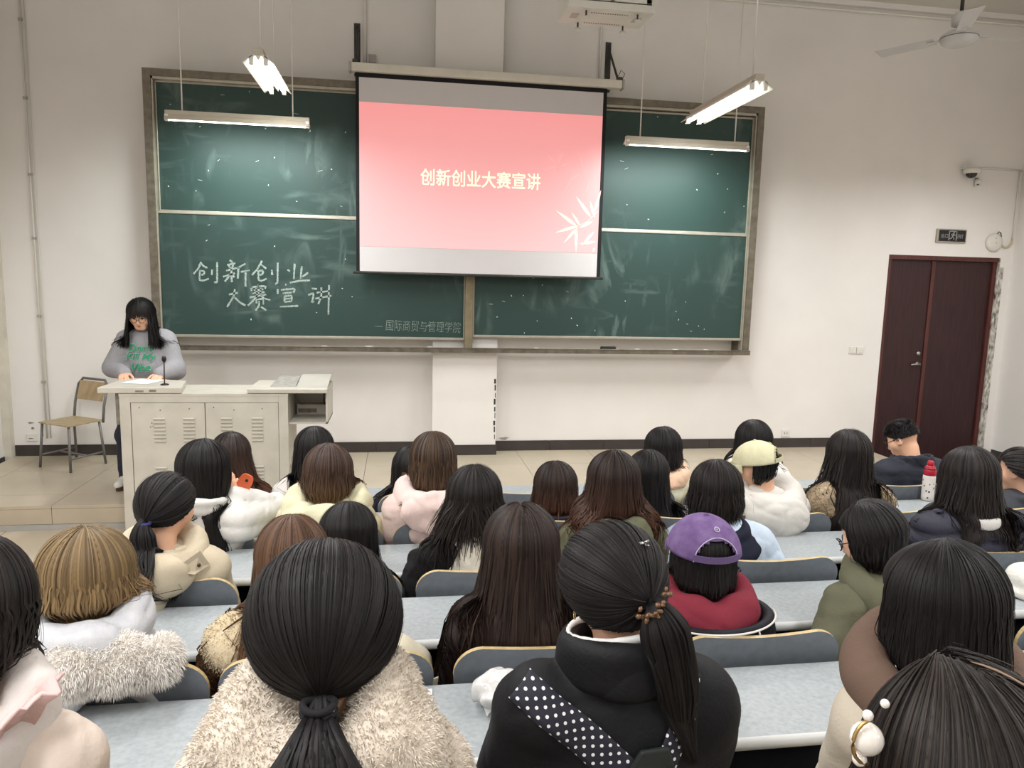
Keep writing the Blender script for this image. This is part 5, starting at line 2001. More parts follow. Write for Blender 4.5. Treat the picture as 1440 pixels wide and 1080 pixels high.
def dots_material():
    m = bpy.data.materials.new('polka_dot_webbing')
    m.use_nodes = True
    nt = m.node_tree
    b = nt.nodes['Principled BSDF']
    b.inputs['Roughness'].default_value = .8
    uv = nt.nodes.new('ShaderNodeUVMap')
    uv.uv_map = 'band'
    mp = nt.nodes.new('ShaderNodeMapping')
    mp.inputs['Scale'].default_value = (1 / .0165, 1 / .0165, 1)
    mp.inputs['Rotation'].default_value = (0, 0, PI / 4)
    nt.links.new(uv.outputs[0], mp.inputs[0])
    fr = nt.nodes.new('ShaderNodeVectorMath')
    fr.operation = 'FRACTION'
    nt.links.new(mp.outputs[0], fr.inputs[0])
    ds = nt.nodes.new('ShaderNodeVectorMath')
    ds.operation = 'DISTANCE'
    ds.inputs[1].default_value = (.5, .5, 0)
    nt.links.new(fr.outputs[0], ds.inputs[0])
    lt_ = nt.nodes.new('ShaderNodeMath')
    lt_.operation = 'LESS_THAN'
    lt_.inputs[1].default_value = .2
    nt.links.new(ds.outputs['Value'], lt_.inputs[0])
    mx = nt.nodes.new('ShaderNodeMix')
    mx.data_type = 'RGBA'
    mx.inputs['A'].default_value = lin((30, 32, 44))
    mx.inputs['B'].default_value = lin((232, 232, 236))
    nt.links.new(lt_.outputs[0], mx.inputs['Factor'])
    nt.links.new(mx.outputs['Result'], b.inputs['Base Color'])
    return m


DOT = dots_material()
cz = c7[2]
cx = c7[0]
sc_ = c7[1] * math.sin(math.radians(20)) + c7[2] * math.cos(math.radians(20))
strap('backpack_strap', J, js, [(cx - .215, sc_ + .012), (cx - .17, sc_ - .03), (cx - .10, sc_ - .085), (cx + .01, sc_ - .19)], .068, DOT, root, n=50)
strap('backpack_strap', J, js, [(cx + .128, sc_ + .02), (cx + .11, sc_ - .05), (cx + .075, sc_ - .125), (cx + .04, sc_ - .19)], .048, DOT, root, n=50)
yq_, _d = on_view(js, [cx + .045], [sc_ - .13])
yy, cz = float(yq_[0, 1]), float(yq_[0, 2]) + .18
MB().prism([(cx - .02, yy - .012, cz - .235), (cx + .075, yy - .012, cz - .225), (cx + .065, yy - .012, cz - .19), (cx - .002, yy - .012, cz - .195)], (0, -.012, 0)).build(
    'strap_yoke', mat('yoke_rubber', (34, 38, 38), rough=.5), root, bevel=.004) if False else None
pts = [(cx - .02, cz - .20), (cx + .075, cz - .19), (cx + .062, cz - .15), (cx + .005, cz - .155)]
m = MB()
m.prism([(p[0] + J['org'][0], yy - .010 + J['org'][1], p[1] + J['org'][2]) for p in pts], (0, -.012, 0))
m.build('strap_yoke', mat('yoke_rubber', (36, 42, 42), rough=.5), root, bevel=.004)
FLW = mat('amber_beads', (104, 74, 50), rough=.25, coat=.4)
m = MB()
T0 = np.array(J['T0']) + J['org']
rg = np.random.default_rng(3)
for i in range(22):
    t = i / 21
    c_ = T0 + np.array((-.030 + .062 * t, -.022 - .012 * math.sin(3 * t), -.022 + .045 * t)) + rg.normal(0, .006, 3)
    r = rg.uniform(.0035, .006)
    m.lathe(c_, [(r * math.sin(PI * q / 6), -r * 1.3 * math.cos(PI * q / 6)) for q in range(7)], 7, 0, rg.normal(size=3))
m.build('flower_hair_tie', FLW, root, smooth=True)
m = MB()
hp = J['H'] + J['R'] @ np.array((.025, -.085, .105)) + J['org']
m.tube([hp + np.array((-.02, 0, -.004)), hp + np.array((.0, -.006, .002)), hp + np.array((.022, -.008, .003))], [.001, .0032, .004], 6)
m.tube([hp + np.array((.018, -.008, .003)), hp + np.array((.026, -.012, .010))], .0025, 5)
m.tube([hp + np.array((.018, -.008, .001)), hp + np.array((.028, -.012, -.002))], .0025, 5)
m.build('silver_hair_clip', STEEL, root, smooth=True)
m = MB()
eo = J['H'] + J['R'] @ np.array((-.086, -.01, -.042)) + J['org']
m.tube([eo + np.array((.0, .008 * math.cos(t), -.008 + .008 * math.sin(t))) for t in np.linspace(0, 2 * PI, 13)], .0014, 5)
m.build('gold_earring', GOLD, root, smooth=True)

root, J, js = sit('E3', 'person with long straight black hair in a cream coat with a brown hood', (1.135, yd(1.34), 1.483), F_(BLK, phim=94, a=.126, b=.12, L=.20, n=1900, w=.0055, taper=1.06, fly=6, spread=.003, m2=14, ragged=.02),
                  J_(cloth('ivory_twill', (210, 200, 182), var=.03), t=.04, fold=.005, fscale=24), hood={'mat': cloth('mocha_fleece', (112, 92, 80)), 'shape': dict(t=.02, size=1.36)}, pose=(0, 4, 0), Jk=dict(reach=-.1, wrx=.02, low=.22))

root, J, js = sit('E0', 'person at the left edge in a pale pink-cream jacket with a ruffled collar', (-.725, yd(1.30), 1.56),
                  F_(BLK2, a=.112, L=.10, n=700, w=.009, taper=.62, curl=.4, fly=70, phim=120, spread=.02, ragged=.3), J_(cloth('blush_cream_cotton', (214, 200, 188), var=.03), t=.028, fold=.005, fscale=22, collar=.03),
                  hood={'mat': cloth('pearl_cotton', (212, 205, 200)), 'shape': dict(t=.012, size=1.0)}, pose=(10, 14, 0), Jk=dict(low=.2, reach=-.05))
c7, org = J['c7'], J['org']
m = MB()
q = np.array(org) + c7
rf = cloth('dusty_pink_cotton', (222, 188, 184))
V_, F_2 = [], []
for i in range(14):
    t = -.3 + 1.5 * i / 13
    rr = .105 + .012 * math.sin(5 * i)
    for j, (dr, dz) in enumerate(((0, .0), (.018, .035), (.04, .05))):
        V_.append(q + np.array(((rr + dr + .03) * math.cos(t), -.01 - (rr + dr + .03) * .8 * math.sin(t), .03 + dz + .01 * math.sin(4 * i))))
for i in range(13):
    for j in range(2):
        F_2.append((i * 3 + j, i * 3 + j + 1, (i + 1) * 3 + j + 1, (i + 1) * 3 + j))
o = mk('ruffle_collar', V_, F_2, rf, root, smooth=True)
md = o.modifiers.new('cloth', 'SOLIDIFY')
md.thickness = .006
m = MB()
hc = J['H'] + J['org'] + J['R'] @ np.array((.03, -.125, -.06))
for s in (-1, 1):
    for i in range(5):
        m.tube([hc + np.array((s * .004, 0, .02 - i * .012)), hc + np.array((s * .024, -.016, .018 - i * .012)), hc + np.array((s * .03, .006, .014 - i * .012))], [.004, .004, .002], 6)
m.build('claw_clip', mat('tortoise_clip', (92, 48, 40), rough=.2, coat=.5), root, smooth=True)

# ---- D row
WHITEP = cloth('white_padded_print', (198, 200, 203), var=.04, scale=30, c2=(184, 186, 192))
root, J, js = sit('D1', 'person with an ash blond bob in a white coat with a thick fur collar', (-.826, yd(2.06), 1.315), F_(BLOND, a=.126, b=.124, c=.122, L=.10, n=700, w=.010, curl=.32, taper=1.0, fly=40, ragged=.03, tonep=1.0, phim=150),
                  J_(WHITEP, t=.03, quilt=0.011, pitch=.11), hood={'mat': WHITEP, 'shape': dict(t=.02, size=1.12, up=.045)}, pose=(2, 4, 0), Jk=dict(low=.2, reach=-.05))
FURC = cloth('ivory_fur', (236, 230, 220), bump=.4, bscale=60, sheen=.3)
c7 = J['c7']
prm = [p_cone(c7 + np.array((x0_, -.09 - .05 * (1 - abs(x0_ / .2)), .005 - .02 * abs(x0_ / .2))), c7 + np.array((x1_, -.09 - .05 * (1 - abs(x1_ / .2)), .005 - .02 * abs(x1_ / .2))), .062, .062, .03)
       for x0_, x1_ in ((-.22, -.1), (-.1, .02), (.02, .12), (.12, .22))]
fs = SDF(prm, waves(3, 4, 40, .005))
Vf, Ff = nets(fs, .010)
mk('fur_trim', Vf + J['org'], Ff, FURC, root, smooth=True)
fur('fur_trim_pile', J, fs, Vf, Ff, 30000, .022, .0022, cloth('ivory_fur_pile', (248, 244, 238), bump=0), root, 5, droop=.2)

CRF = cloth('cream_boucle', (214, 200, 172), bump=.6, bscale=50, var=.08, c2=(176, 160, 128))
root, J, js = sit('D2', 'person with long auburn hair in a cream boucle coat', (-.30, yd(2.12), 1.318), F_(AUB, a=.106, L=.46, n=620, w=.010, taper=1.18, fly=40, tonep=.9, spread=.022, m2=14), J_(CRF, t=.055, fold=.008, fscale=30), pose=(6, 6, 0))
V, F = J['jv']
fur('boucle_pile', J, js, V, F, 24000, .008, .003, CRF, root, 8, mask=lambda p: p[:, 1] < .1)

root, J, js = sit('D3', 'person with very long straight dark brown hair covering the whole back', (.366, yd(2.10), 1.343), F_(DBR, a=.118, L=.50, n=900, w=.010, taper=1.62, fly=30, spread=.012, m2=15, part=.5), J_(cloth('dark_brown_wool', (52, 46, 46)), t=.035), pose=(0, 2, 0))

RED = cloth('wine_red_fleece', (128, 46, 60))
root, J, js = sit('D4', 'person in a washed purple cap with a wine red hood over a black jacket', (.975, yd(2.17), 1.275), F_(BLK, a=.104, c=.094, L=.145, n=600, w=.010, taper=1.02, curl=.10, fly=8, ragged=.02, spread=.004, phim=112), J_(cloth('black_piped_jacket', (28, 28, 34), rough=.6), t=.045, fold=.005),
                  hood={'mat': RED, 'shape': dict(t=.008, size=1.15, fy=.02, lumps=.07, lr=.82, up=.02)}, pose=(-2, 6, 0))
PUR = mat('washed_purple_canvas', (98, 74, 122), rough=.9, var=.16, scale=24, bump=.15, bscale=200, c2=(122, 100, 146))
ball_cap(J, root, dict(tilt=-8, size=(.122, .134, .126)), PUR, mat('purple_strap', (104, 84, 128), rough=.85), stitch=mat('lilac_thread', (196, 184, 210), rough=.8))
c7 = J['c7']
PIP = mat('white_piping', (226, 224, 220), rough=.7)
Rc = rot(0, -4, 0)
cc = c7 + np.array((0, -.022, -.002))
Vc, Fc = nets(SDF([p_ring(cc, Rc, (.20, .136), .022, .02)]), .008)
mk('jacket_collar', Vc + J['org'], Fc, MATS['black_piped_jacket'], root, smooth=True)
m = MB()


def rim(t_, up_, out_):
    q_ = cc + Rc @ np.array(((.20 + out_) * math.cos(t_), (.136 + out_) * math.sin(t_), up_))
    return q_ + J['org']


m.tube([rim(t_, .014, .021) for t_ in np.linspace(PI * 1.02, PI * 1.98, 34)], .0034, 6)
for t_ in (PI * 1.36, PI * 1.66):
    m.tube([rim(t_, .014, .021), rim(t_ + .01, .0, .0255), rim(t_ + .012, -.010, .0235)], .003, 6)
m.build('white_piping', PIP, root, smooth=True)

OLIVE = cloth('olive_parka', (104, 104, 84))
root, J, js = sit('D6', 'person with glasses looking down, in an olive parka with a yellow lining', (1.60, yd(2.22), 1.285), F_(BLK, a=.112, L=.10, n=560, w=.010, taper=.55, curl=.3, fly=40, phim=112), J_(OLIVE, t=.045, fold=.005),
                  hood={'mat': OLIVE, 'shape': dict(t=.014, size=1.05)}, pose=(38, 24, 0), Jk=dict(low=.15, reach=-.05))
glasses(J, root, BLACK)
c7 = J['c7']
Vc, Fc = nets(SDF([p_ring(c7 + np.array((.02, -.03, -.04)), rot(20, -24, 10), (.155, .145), .018, .01)], waves(8, 3, 50, .003)), .007)
mk('yellow_lining', Vc + J['org'], Fc, cloth('mustard_lining', (216, 168, 52)), root, smooth=True)

# ---- C row
BEIGE = cloth('beige_trench_cotton', (198, 186, 162), var=.06)
root, J, js = sit('C1', 'person with a black ponytail in a violet tie, beige cotton jacket', (-.832, yd(2.78), 1.277), P_(BLK, a=.106, n=520, w=.010, tie=(-.12, -.86, -.42), tail=.28, nt=220, tw=.008, fat=.046, tip=.15, lift=.05, tdx=.07, tdy=-.06, fly=50),
                  J_(BEIGE, t=.045, fold=.009, fscale=26, collar=.03), hood={'mat': BEIGE, 'shape': dict(t=.012, size=1.1)}, pose=(-14, 10, 0))
T0 = np.array(J['T0']) + J['org']
MB().tube([T0 + np.array((.020 * math.cos(t), -.008 + .016 * math.sin(t), .003 * math.sin(t) - .004)) for t in np.linspace(0, 2 * PI, 15)], .007, 8).build('hair_tie', mat('violet_hair_tie', (52, 46, 104), rough=.8), root, smooth=True)
c7 = J['c7']
q = np.array(J['org']) + c7
o = mk('lapel_flap', [q + np.array(v) for v in ((.06, -.10, .05), (.165, -.09, .06), (.19, -.06, -.005), (.15, -.115, -.02), (.07, -.13, .0))], [(0, 1, 2, 3, 4)], BEIGE, root)
md = o.modifiers.new('cloth', 'SOLIDIFY')
md.thickness = .010
MB().lathe(q + np.array((.165, -.108, .012)), [(.007, 0), (.007, .004), (.003, .006)], 10, 0, (.3, -1, .2)).build('button', mat('brown_button', (64, 44, 36), rough=.4), root)

root, J, js = sit('C2', 'person with plain black hair bowed low, half hidden behind the cream fleece coat', (-.19, yd(2.84), 1.128), F_(BLK, a=.114, L=.34, n=420, w=.011, taper=1.2, fly=50), J_(cloth('dark_grey_sweater', (60, 60, 66)), t=.03), pose=(0, 22, 0))

def vest_sdf(J):
    c7, pel = J['c7'], J['pel']
    chv = c7 * .72 + pel * .28 + np.array((0, .028, .015))
    bev = c7 * .38 + pel * .62 + np.array((0, .03, 0))
    return [SDF([p_ell(chv, (.172, .146, .205), .05), p_ell(bev, (.180, .144, .19), .05)], waves(3, 5, 60, .004))]


BLKS = cloth('black_knit', (26, 25, 27), bump=.3)
root, J, js = sit('C3', 'person with long black hair over a cream vest with pink lettering and black sleeves', (.30, yd(2.84), 1.275), F_(BLK2, a=.112, L=.125, vee=1.0, n=460, w=.009, taper=1.35, fly=120, spread=.03, ragged=.28, m2=14), J_(BLKS, t=.03, fold=.004, name='sweater'), pose=(0, 4, 0), Jk=dict(wrx=.22, reach=.08), extra=vest_sdf)
c7, pel = J['c7'], J['pel']
vs = vest_sdf(J)[0]
Vv, Fv = nets(vs, .010)
mk('quilted_vest', Vv + J['org'], Fv, cloth('cream_quilted_vest', (222, 216, 200), var=.08, bump=.5, bscale=40), root, smooth=True)
PINK = cloth('pink_print', (196, 112, 122), bump=0)
for body, zt, x0_, x1_ in (('PROS', -.185, -.06, .10), ('ED', -.245, -.0, .06)):
    lettering('vest_lettering', J, vs, body, c7[0] + x0_, c7[0] + x1_, c7[2] + zt - .04, c7[2] + zt, -1, PINK, root)

GRN = cloth('olive_green_hoodie', (98, 100, 78))
root, J, js = sit('C4', 'person with long brown-tipped hair in an olive green hoodie', (.90, yd(2.94), 1.305), F_(DBRT, a=.114, L=.31, n=480, w=.010, taper=1.3, fly=40, spread=.018, tonep=1.2), J_(GRN, t=.045, fold=.006, name='hoodie'),
                  hood={'mat': GRN, 'shape': dict(t=.018, size=1.1, drop=.02)}, pose=(0, 2, 0))
c7 = J['c7']
Vc, Fc = nets(SDF([p_ring(c7 + np.array((0, -.005, .03)), rot(0, -14, 0), (.088, .078), .012, .01)]), .007)
mk('yellow_collar', Vc + J['org'], Fc, cloth('lime_yellow_knit', (150, 148, 78)), root, smooth=True)

LBL = cloth('pale_blue_cotton', (196, 212, 228), var=.03)
root, J, js = sit('C5', 'person with a black bob in a pale blue jacket with a navy collar', (1.362, yd(2.94), 1.255), F_(BLK2, a=.114, L=.115, n=420, w=.010, taper=1.0, fly=60, curl=.1, ragged=.1, phim=130), J_(LBL, t=.06, fold=.005, fscale=26),
                  hood=None, pose=(0, 8, 0), Jk=dict(sw=.18, wrx=.16))
c7 = J['c7']
NAVY = cloth('navy_knit_collar', (26, 30, 46))
Vc, Fc = nets(SDF([p_ring(c7 + np.array((0, -.005, z)), rot(0, -14, 0), (.105 + w_, .098 + w_), .030, .02) for z, w_ in ((.03, 0), (-.01, .025), (-.035, .05))]), .009)
mk('navy_collar', Vc + J['org'], Fc, NAVY, root, smooth=True)

CHAR = cloth('charcoal_navy_puffer', (48, 48, 60), rough=.6)
root, J, js = sit('C8', 'person with long loose black hair in a quilted charcoal puffer', (2.455, yd(2.80), 1.335), F_(BLK2, a=.118, b=.122, L=.19, vee=1.1, n=620, w=.010, taper=1.2, fly=40, spread=.02, ragged=.15, m2=14, sway=.02), J_(CHAR, t=.055, quilt=0.023, pitch=.07, fold=.003), pose=(0, 6, 0), Jk=dict(sw=.175, wrx=.24, reach=.10))
c7 = J['c7']
Vc, Fc = nets(SDF([p_ring(c7 + np.array((0, -.0, z)), rot(0, -10, 0), (.096, .088), .017, .02) for z in (.005, .025)]), .009)
mk('pale_collar', Vc + J['org'], Fc, cloth('pale_grey_fleece', (206, 204, 200)), root, smooth=True)

# ---- B row
WPUF = cloth('white_puffer', (212, 211, 207), var=.03, rough=.7)


def raise_hand(J):
    H = J['H']
    wr = H + np.array((.125, .02, -.16))
    J['wr'][1] = wr
    J['el'][1], J['wr'][1] = ik(J['sh'][1], wr, .25, .235, (1, .45, -.9))


root, J, js = sit('B1', 'person with two long black bunches, white puffer and black backpack straps', (-.862, yd(3.42), 1.262), F_(BLK, a=.118, b=.112, L=.44, n=520, w=.010, split=(.07, .062), bundle=.30, fly=16, ragged=.06, m2=14, spread=.004), J_(WPUF, t=.05, quilt=0.013, pitch=.085, fold=.004, collar=.03),
                  pose=(0, 8, 0), armfix=raise_hand, res=.0065, handdirs={-1: ((.25, 1, -.12), (0, .1, 1), 1), 1: ((-.25, .22, 1), (.75, -.6, .25), 1)})
c7 = J['c7']
BLST = cloth('black_webbing', (34, 34, 38))
sc_ = c7[1] * math.sin(math.radians(20)) + c7[2] * math.cos(math.radians(20))
strap('backpack_strap', J, js, [(c7[0] + .06, sc_ - .12), (c7[0] - .06, sc_ - .22), (c7[0] - .10, sc_ - .28)], .038, BLST, root)
strap('backpack_strap', J, js, [(c7[0] - .15, sc_ - .13), (c7[0] - .06, sc_ - .22), (c7[0] + .03, sc_ - .29)], .038, BLST, root)
hw = J['wr'][1] + J['org']
ph_ = thing('orange_phone', 'orange phone held up in the raised hand', 'phone', tuple(hw + np.array((.03, .03, .05))))
m = MB()
cx_, cy_, cz_ = hw + np.array((.035, .025, .055))
pl = []
for i in range(20):
    a_ = 2 * PI * i / 20
    sx_, sz_ = np.sign(math.cos(a_)) * abs(math.cos(a_)) ** .6, np.sign(math.sin(a_)) * abs(math.sin(a_)) ** .6
    u_, v_ = .034 * sx_, .066 * sz_
    pl.append((cx_ + u_ * math.cos(.5) + v_ * math.sin(.5), cy_, cz_ - u_ * math.sin(.5) + v_ * math.cos(.5)))
m.prism(pl, (0, .010, 0))
m.build('phone_case', mat('orange_case', (214, 102, 62), rough=.5), ph_, bevel=.003)
MB().lathe((cx_ + .02, cy_, cz_ + .03), [(.007, 0), (.007, .002)], 10, 0, (0, -1, 0)).build('camera_lens', BLACK, ph_)

YEL = cloth('pale_yellow_puffer', (206, 203, 172), rough=.7, var=.03)
root, J, js = sit('B2', 'person with a plum brown bob in a pale yellow hooded puffer', (-.318, yd(3.46), 1.226), F_(BOBB, a=.116, L=.125, n=420, w=.010, curl=.2, taper=1.0, fly=20, phim=140, tonep=.9), J_(YEL, t=.06, quilt=0.013, pitch=.12, fold=.007, fscale=28),
                  hood={'mat': YEL, 'shape': dict(t=.028, size=1.3, fold=.007, drop=-.01)}, pose=(-6, 10, 0))

PNK = cloth('blush_pink_fleece', (222, 200, 194), var=.03)
root, J, js = sit('B3', 'person with streaked brown hair in a blush pink hoodie', (.169, yd(3.48), 1.278), F_(BRN, a=.112, L=.185, n=420, w=.010, taper=1.0, fly=8, tonep=1.0, spread=.006, ragged=.06, phim=112), J_(PNK, t=.05, fold=.006, name='hoodie', fscale=24),
                  hood={'mat': PNK, 'shape': dict(t=.020, size=1.2, drop=.0, ln=.085)}, pose=(0, 4, 0))

root, J, js = sit('B4', 'person with a smooth dark bob sitting low in a navy black jacket', (.789, yd(3.56), 1.105), F_(DBRT, a=.112, L=.17, n=340, w=.011, taper=1.02, curl=.08, fly=12, ragged=.03), J_(cloth('navy_black_nylon', (34, 34, 44), rough=.5), t=.045, collar=.03), pose=(0, 6, 0))

root, J, js = sit('B5', 'person with long straight black hair in a white jacket leaning right', (1.262, yd(3.54), 1.163), F_(BLK, a=.108, L=.36, n=360, w=.011, taper=1.15, fly=24, sway=.05, m2=13), J_(cloth('white_cotton_jacket', (230, 226, 222), var=.03), t=.04), pose=(0, 4, 6))

WP2 = cloth('ivory_white_puffer', (212, 209, 202), rough=.7, var=.03)
root, J, js = sit('B6', 'person in a pale khaki cap and a wrinkled ivory white puffer', (1.845, yd(3.52), 1.215), F_(BLK, a=.098, c=.086, L=.10, n=160, w=.010, taper=.6, curl=.5, fly=10, phim=95), J_(WP2, t=.06, quilt=0.011, pitch=.10, fold=.005, fscale=40),
                  hood={'mat': WP2, 'shape': dict(t=.03, size=1.3, fold=.005, drop=.03)}, pose=(56, 14, 0))
KHK = mat('khaki_canvas', (208, 204, 170), rough=.9, var=.05, scale=30, bump=.1, bscale=200)
ball_cap(J, root, dict(tilt=-4, size=(.118, .130, .120)), KHK, mat('khaki_strap', (200, 196, 164), rough=.9), stitch=mat('khaki_thread', (184, 178, 146), rough=.9))

SHER = cloth('beige_sherpa', (178, 160, 134), bump=.9, bscale=90, var=.12, scale=60, c2=(138, 120, 96))
root, J, js = sit('B7', 'person with long parted black hair in a beige sherpa jacket', (2.348, yd(3.50), 1.268), F_(BLK2, a=.112, L=.44, n=380, w=.010, taper=1.35, fly=70, spread=.035, ragged=.2, m2=14), J_(SHER, t=.05, fold=.005, fscale=60), pose=(4, 6, 0))
V, F = J['jv']
fur('sherpa_pile', J, js, V, F, 7000, .008, .005, SHER, root, 9, mask=lambda p: p[:, 1] < .1)

root, J, js = sit('B9', 'person at the right edge with a bare ear and a dark grey jacket', (3.42, yd(3.54), 1.15), P_(BLK2, a=.108, n=300, tie=(.5, -.7, -.3), tail=.18, nt=80, fly=30), J_(cloth('dark_grey_jacket', (66, 68, 74)), t=.045, collar=.03), pose=(26, 12, 0))

# ---- A row
root, J, js = sit('A1', 'person with black hair in a pale grey top beside the lectern', (-.469, yd(4.26), 1.152), F_(BLK, a=.11, L=.26, n=240, w=.012, taper=1.1, fly=14), J_(cloth('pale_grey_cotton', (216, 211, 206)), t=.035), pose=(0, 4, 0))
root, J, js = sit('A2', 'person before the lectern with brown-ended black hair, partly hidden by the bunches', (-.925, yd(4.26), 1.122), F_(DBRT, a=.108, L=.30, n=240, w=.012, taper=1.2, fly=14, sway=.07), J_(cloth('dark_cotton', (44, 42, 46)), t=.035), pose=(0, 6, 0))
root, J, js = sit('A3', 'person in a navy black jacket half hidden behind the pink hoodie', (.075, yd(4.26), 1.03), F_(BLK, a=.108, L=.24, n=240, w=.012, taper=1.0, fly=14), J_(cloth('navy_black_cotton', (42, 42, 52)), t=.04), pose=(0, 14, 8))
PEACH = cloth('peach_hood_lining', (236, 200, 172))
root, J, js = sit('A4', 'person with a black bob and glasses, peach hood on a pale green hoodie', (1.608, yd(4.26), 1.138), F_(BLK, a=.112, L=.115, n=240, w=.012, taper=.95, fly=14, phim=120), J_(cloth('pale_green_cotton', (224, 225, 202)), t=.045, name='hoodie'),
                  hood={'mat': PEACH, 'shape': dict(t=.008, size=1.0, lumps=.055, lr=.8, up=.02)}, pose=(14, 4, 0))
glasses(J, root, STEEL)
root, J, js = sit('A5', 'person with black hair in a white coat behind the khaki cap', (2.202, yd(4.26), 1.178), F_(BLK, a=.112, L=.17, n=240, w=.012, taper=1.0, fly=14), J_(cloth('white_wool_coat', (234, 231, 224), var=.02), t=.06, fold=.006), hood={'mat': cloth('white_wool_hood', (234, 231, 224), var=.02), 'shape': dict(t=.02, size=1.1)}, pose=(0, 4, 0), Jk=dict(wrx=.3))

NVY = cloth('navy_down_jacket', (40, 44, 54), rough=.6)
root, J, js = sit('A6', 'person with short cropped hair and glasses in a navy jacket by the door', (3.31, yd(4.36), 1.155), None, J_(NVY, t=.055, collar=.04, fold=.005, quilt=0.008, pitch=.13), pose=(32, 30, 0), Jk=dict(sw=.185), res=.008, pel=4.33)
h = Hair(77)
rg = h.rng
H, R = J['H'], J['R']
axx = np.array((.089, .110, .110))
kk = dict(a=.086, b=.107, c=.108)
cap_sheet(h, J, kk, rad=.985, front=72, side=100)
n = 2200
ph = rg.uniform(-PI, PI, n)
tm_ = np.where(np.abs(ph) < 1.9, 1.78, 1.2)
th = tm_ * np.sqrt(rg.random(n))
d0 = np.stack([np.sin(th) * np.sin(ph), -np.sin(th) * np.cos(ph), np.cos(th)], 1)
base = d0 * axx * .97 + np.array((0, -.014, .018))
ln_ = np.interp(th, [0, .9, 1.3, 1.7], [.034, .026, .010, .004])
dr = d0 * .7 + np.array((0, .75, -.1)) * np.interp(th, [0, 1.2], [1, .1])[:, None] + np.array((0, 0, -.45)) * np.interp(th, [.6, 1.4], [0, 1])[:, None] + rg.normal(0, .08, (n, 3))
dr /= np.linalg.norm(dr, axis=1, keepdims=True)
t = np.linspace(0, 1, 5)
P = base[:, None] + dr[:, None] * (ln_[:, None] * t[None])[..., None]
P[..., 2] -= (t[None] ** 2 * ln_[:, None] * .25)
h.locks(P @ R.T + H, np.full((n, 5), .0035) * np.linspace(1, .3, 5)[None], H, rg.random(n) ** 1.5)
h.build(J, BLK, root, 'short_hair')
glasses(J, root, BLACK)

# ---- the presenter standing at the lectern
org = np.array((-2.115, -1.20, .15))
pr_root = thing('person', 'presenter in a grey sweatshirt with green lettering standing at the lectern', 'person', tuple(org))
R = rot(0, 26, 0)
H = np.array((0.0, .115, 1.50))
J = {'H': H, 'R': R, 'org': org, 'nt': H + R @ np.array((0, -.028, -.07)), 'pel': np.array((0, .0, .86))}
J['c7'] = np.array((0, .0, 1.345))
J['sh'], J['el'], J['wr'] = {}, {}, {}
for s, w_ in ((1, (.115, .235, 1.022)), (-1, (-.185, .29, 1.022))):
    J['sh'][s] = J['c7'] + np.array((s * .155, .01, -.06))
    J['el'][s], J['wr'][s] = ik(J['sh'][s], w_, .265, .235, (s * (.72 if s > 0 else .35), -.45, -.6))
body_mesh(J, pr_root, .005, curl=.45, legs='none', handdirs={1: ((-.30, 1, -.22), (.15, .1, 1), -1), -1: ((.05, 1, -.3), (-.3, .2, 1), 1)})
SWT = cloth('heather_grey_sweatshirt', (152, 152, 156), var=.05, scale=160)
js = jacket_sdf(J, t=.035, fold=.0035, seed=4, fscale=26, long=.0, sleeve=.014)
V, F = nets(js, .008)
sw_ = mk('sweatshirt', V + org, F, SWT, pr_root, smooth=True)
hs_ = SDF([p_ring(J['c7'] + np.array((0, .025, .0)), rot(0, 20, 0), (.075, .07), .016, .01)])
Vn, Fn = nets(hs_, .006)
mk('neck_rib', Vn + org, Fn, SWT, sw_, smooth=True)
CUFF = cloth('white_cuff', (226, 222, 216))
prc = []
for s in (1, -1):
    u_ = J['wr'][s] - J['el'][s]
    u_ = u_ / np.linalg.norm(u_)
    Rz = np.array(Vector(u_).to_track_quat('Z', 'Y').to_matrix(), dtype=np.float32)
    Vc, Fc = nets(SDF([p_ring(J['wr'][s] - u_ * .018, Rz, (.032, .032), .008, .01)]), .005)
    mk('cuff', Vc + org, Fc, CUFF, sw_, smooth=True)
jt_ = SDF(js.pr[:4], None)
TEAL = cloth('teal_print', (58, 148, 112), bump=0)
PALE = cloth('mint_print', (150, 196, 176), bump=0)
for body, x0_, x1_, z0_, z1_ in (("Don't", -.10, .095, 1.195, 1.262), ('Kill My', -.12, .12, 1.112, 1.180), ('Vibe', -.075, .075, 1.03, 1.098)):
    lettering('print_outline', J, jt_, body, x0_ - .004, x1_ + .004, z0_ - .004, z1_ + .004, 1, PALE, sw_, offset=.03, shear=.25, off=.007)
    lettering('print_lettering', J, jt_, body, x0_, x1_, z0_, z1_, 1, TEAL, sw_, offset=.012, shear=.25, off=.009)
hair_fall(J, pr_root, F_(BLK, a=.110, b=.118, c=.122, L=.265, n=620, w=.010, taper=1.12, phim=136, fly=30, bang=130, spread=.012, part=.4), [js], BLK, 31)
glasses(J, pr_root, mat('thin_frame', (70, 48, 44), rough=.4, metal=.4))
prl = []
for s, fx in ((1, .225), (-1, -.10)):
    hip = np.array((s * .085, 0, .86))
    kn = np.array((s * .02 + fx * .85, .02, .47))
    an_ = np.array((fx, -.01, .085))
    prl += [p_cone(hip, kn, .092, .066, .05), p_cone(kn, an_, .066, .056, .03)]
prl.append(p_ell((0, -.01, .9), (.165, .12, .11), .05))
Vl, Fl = nets(SDF(prl, waves(6, 4, 40, .003)), .010)
mk('jeans', Vl + org, Fl, DENIM, pr_root, smooth=True)
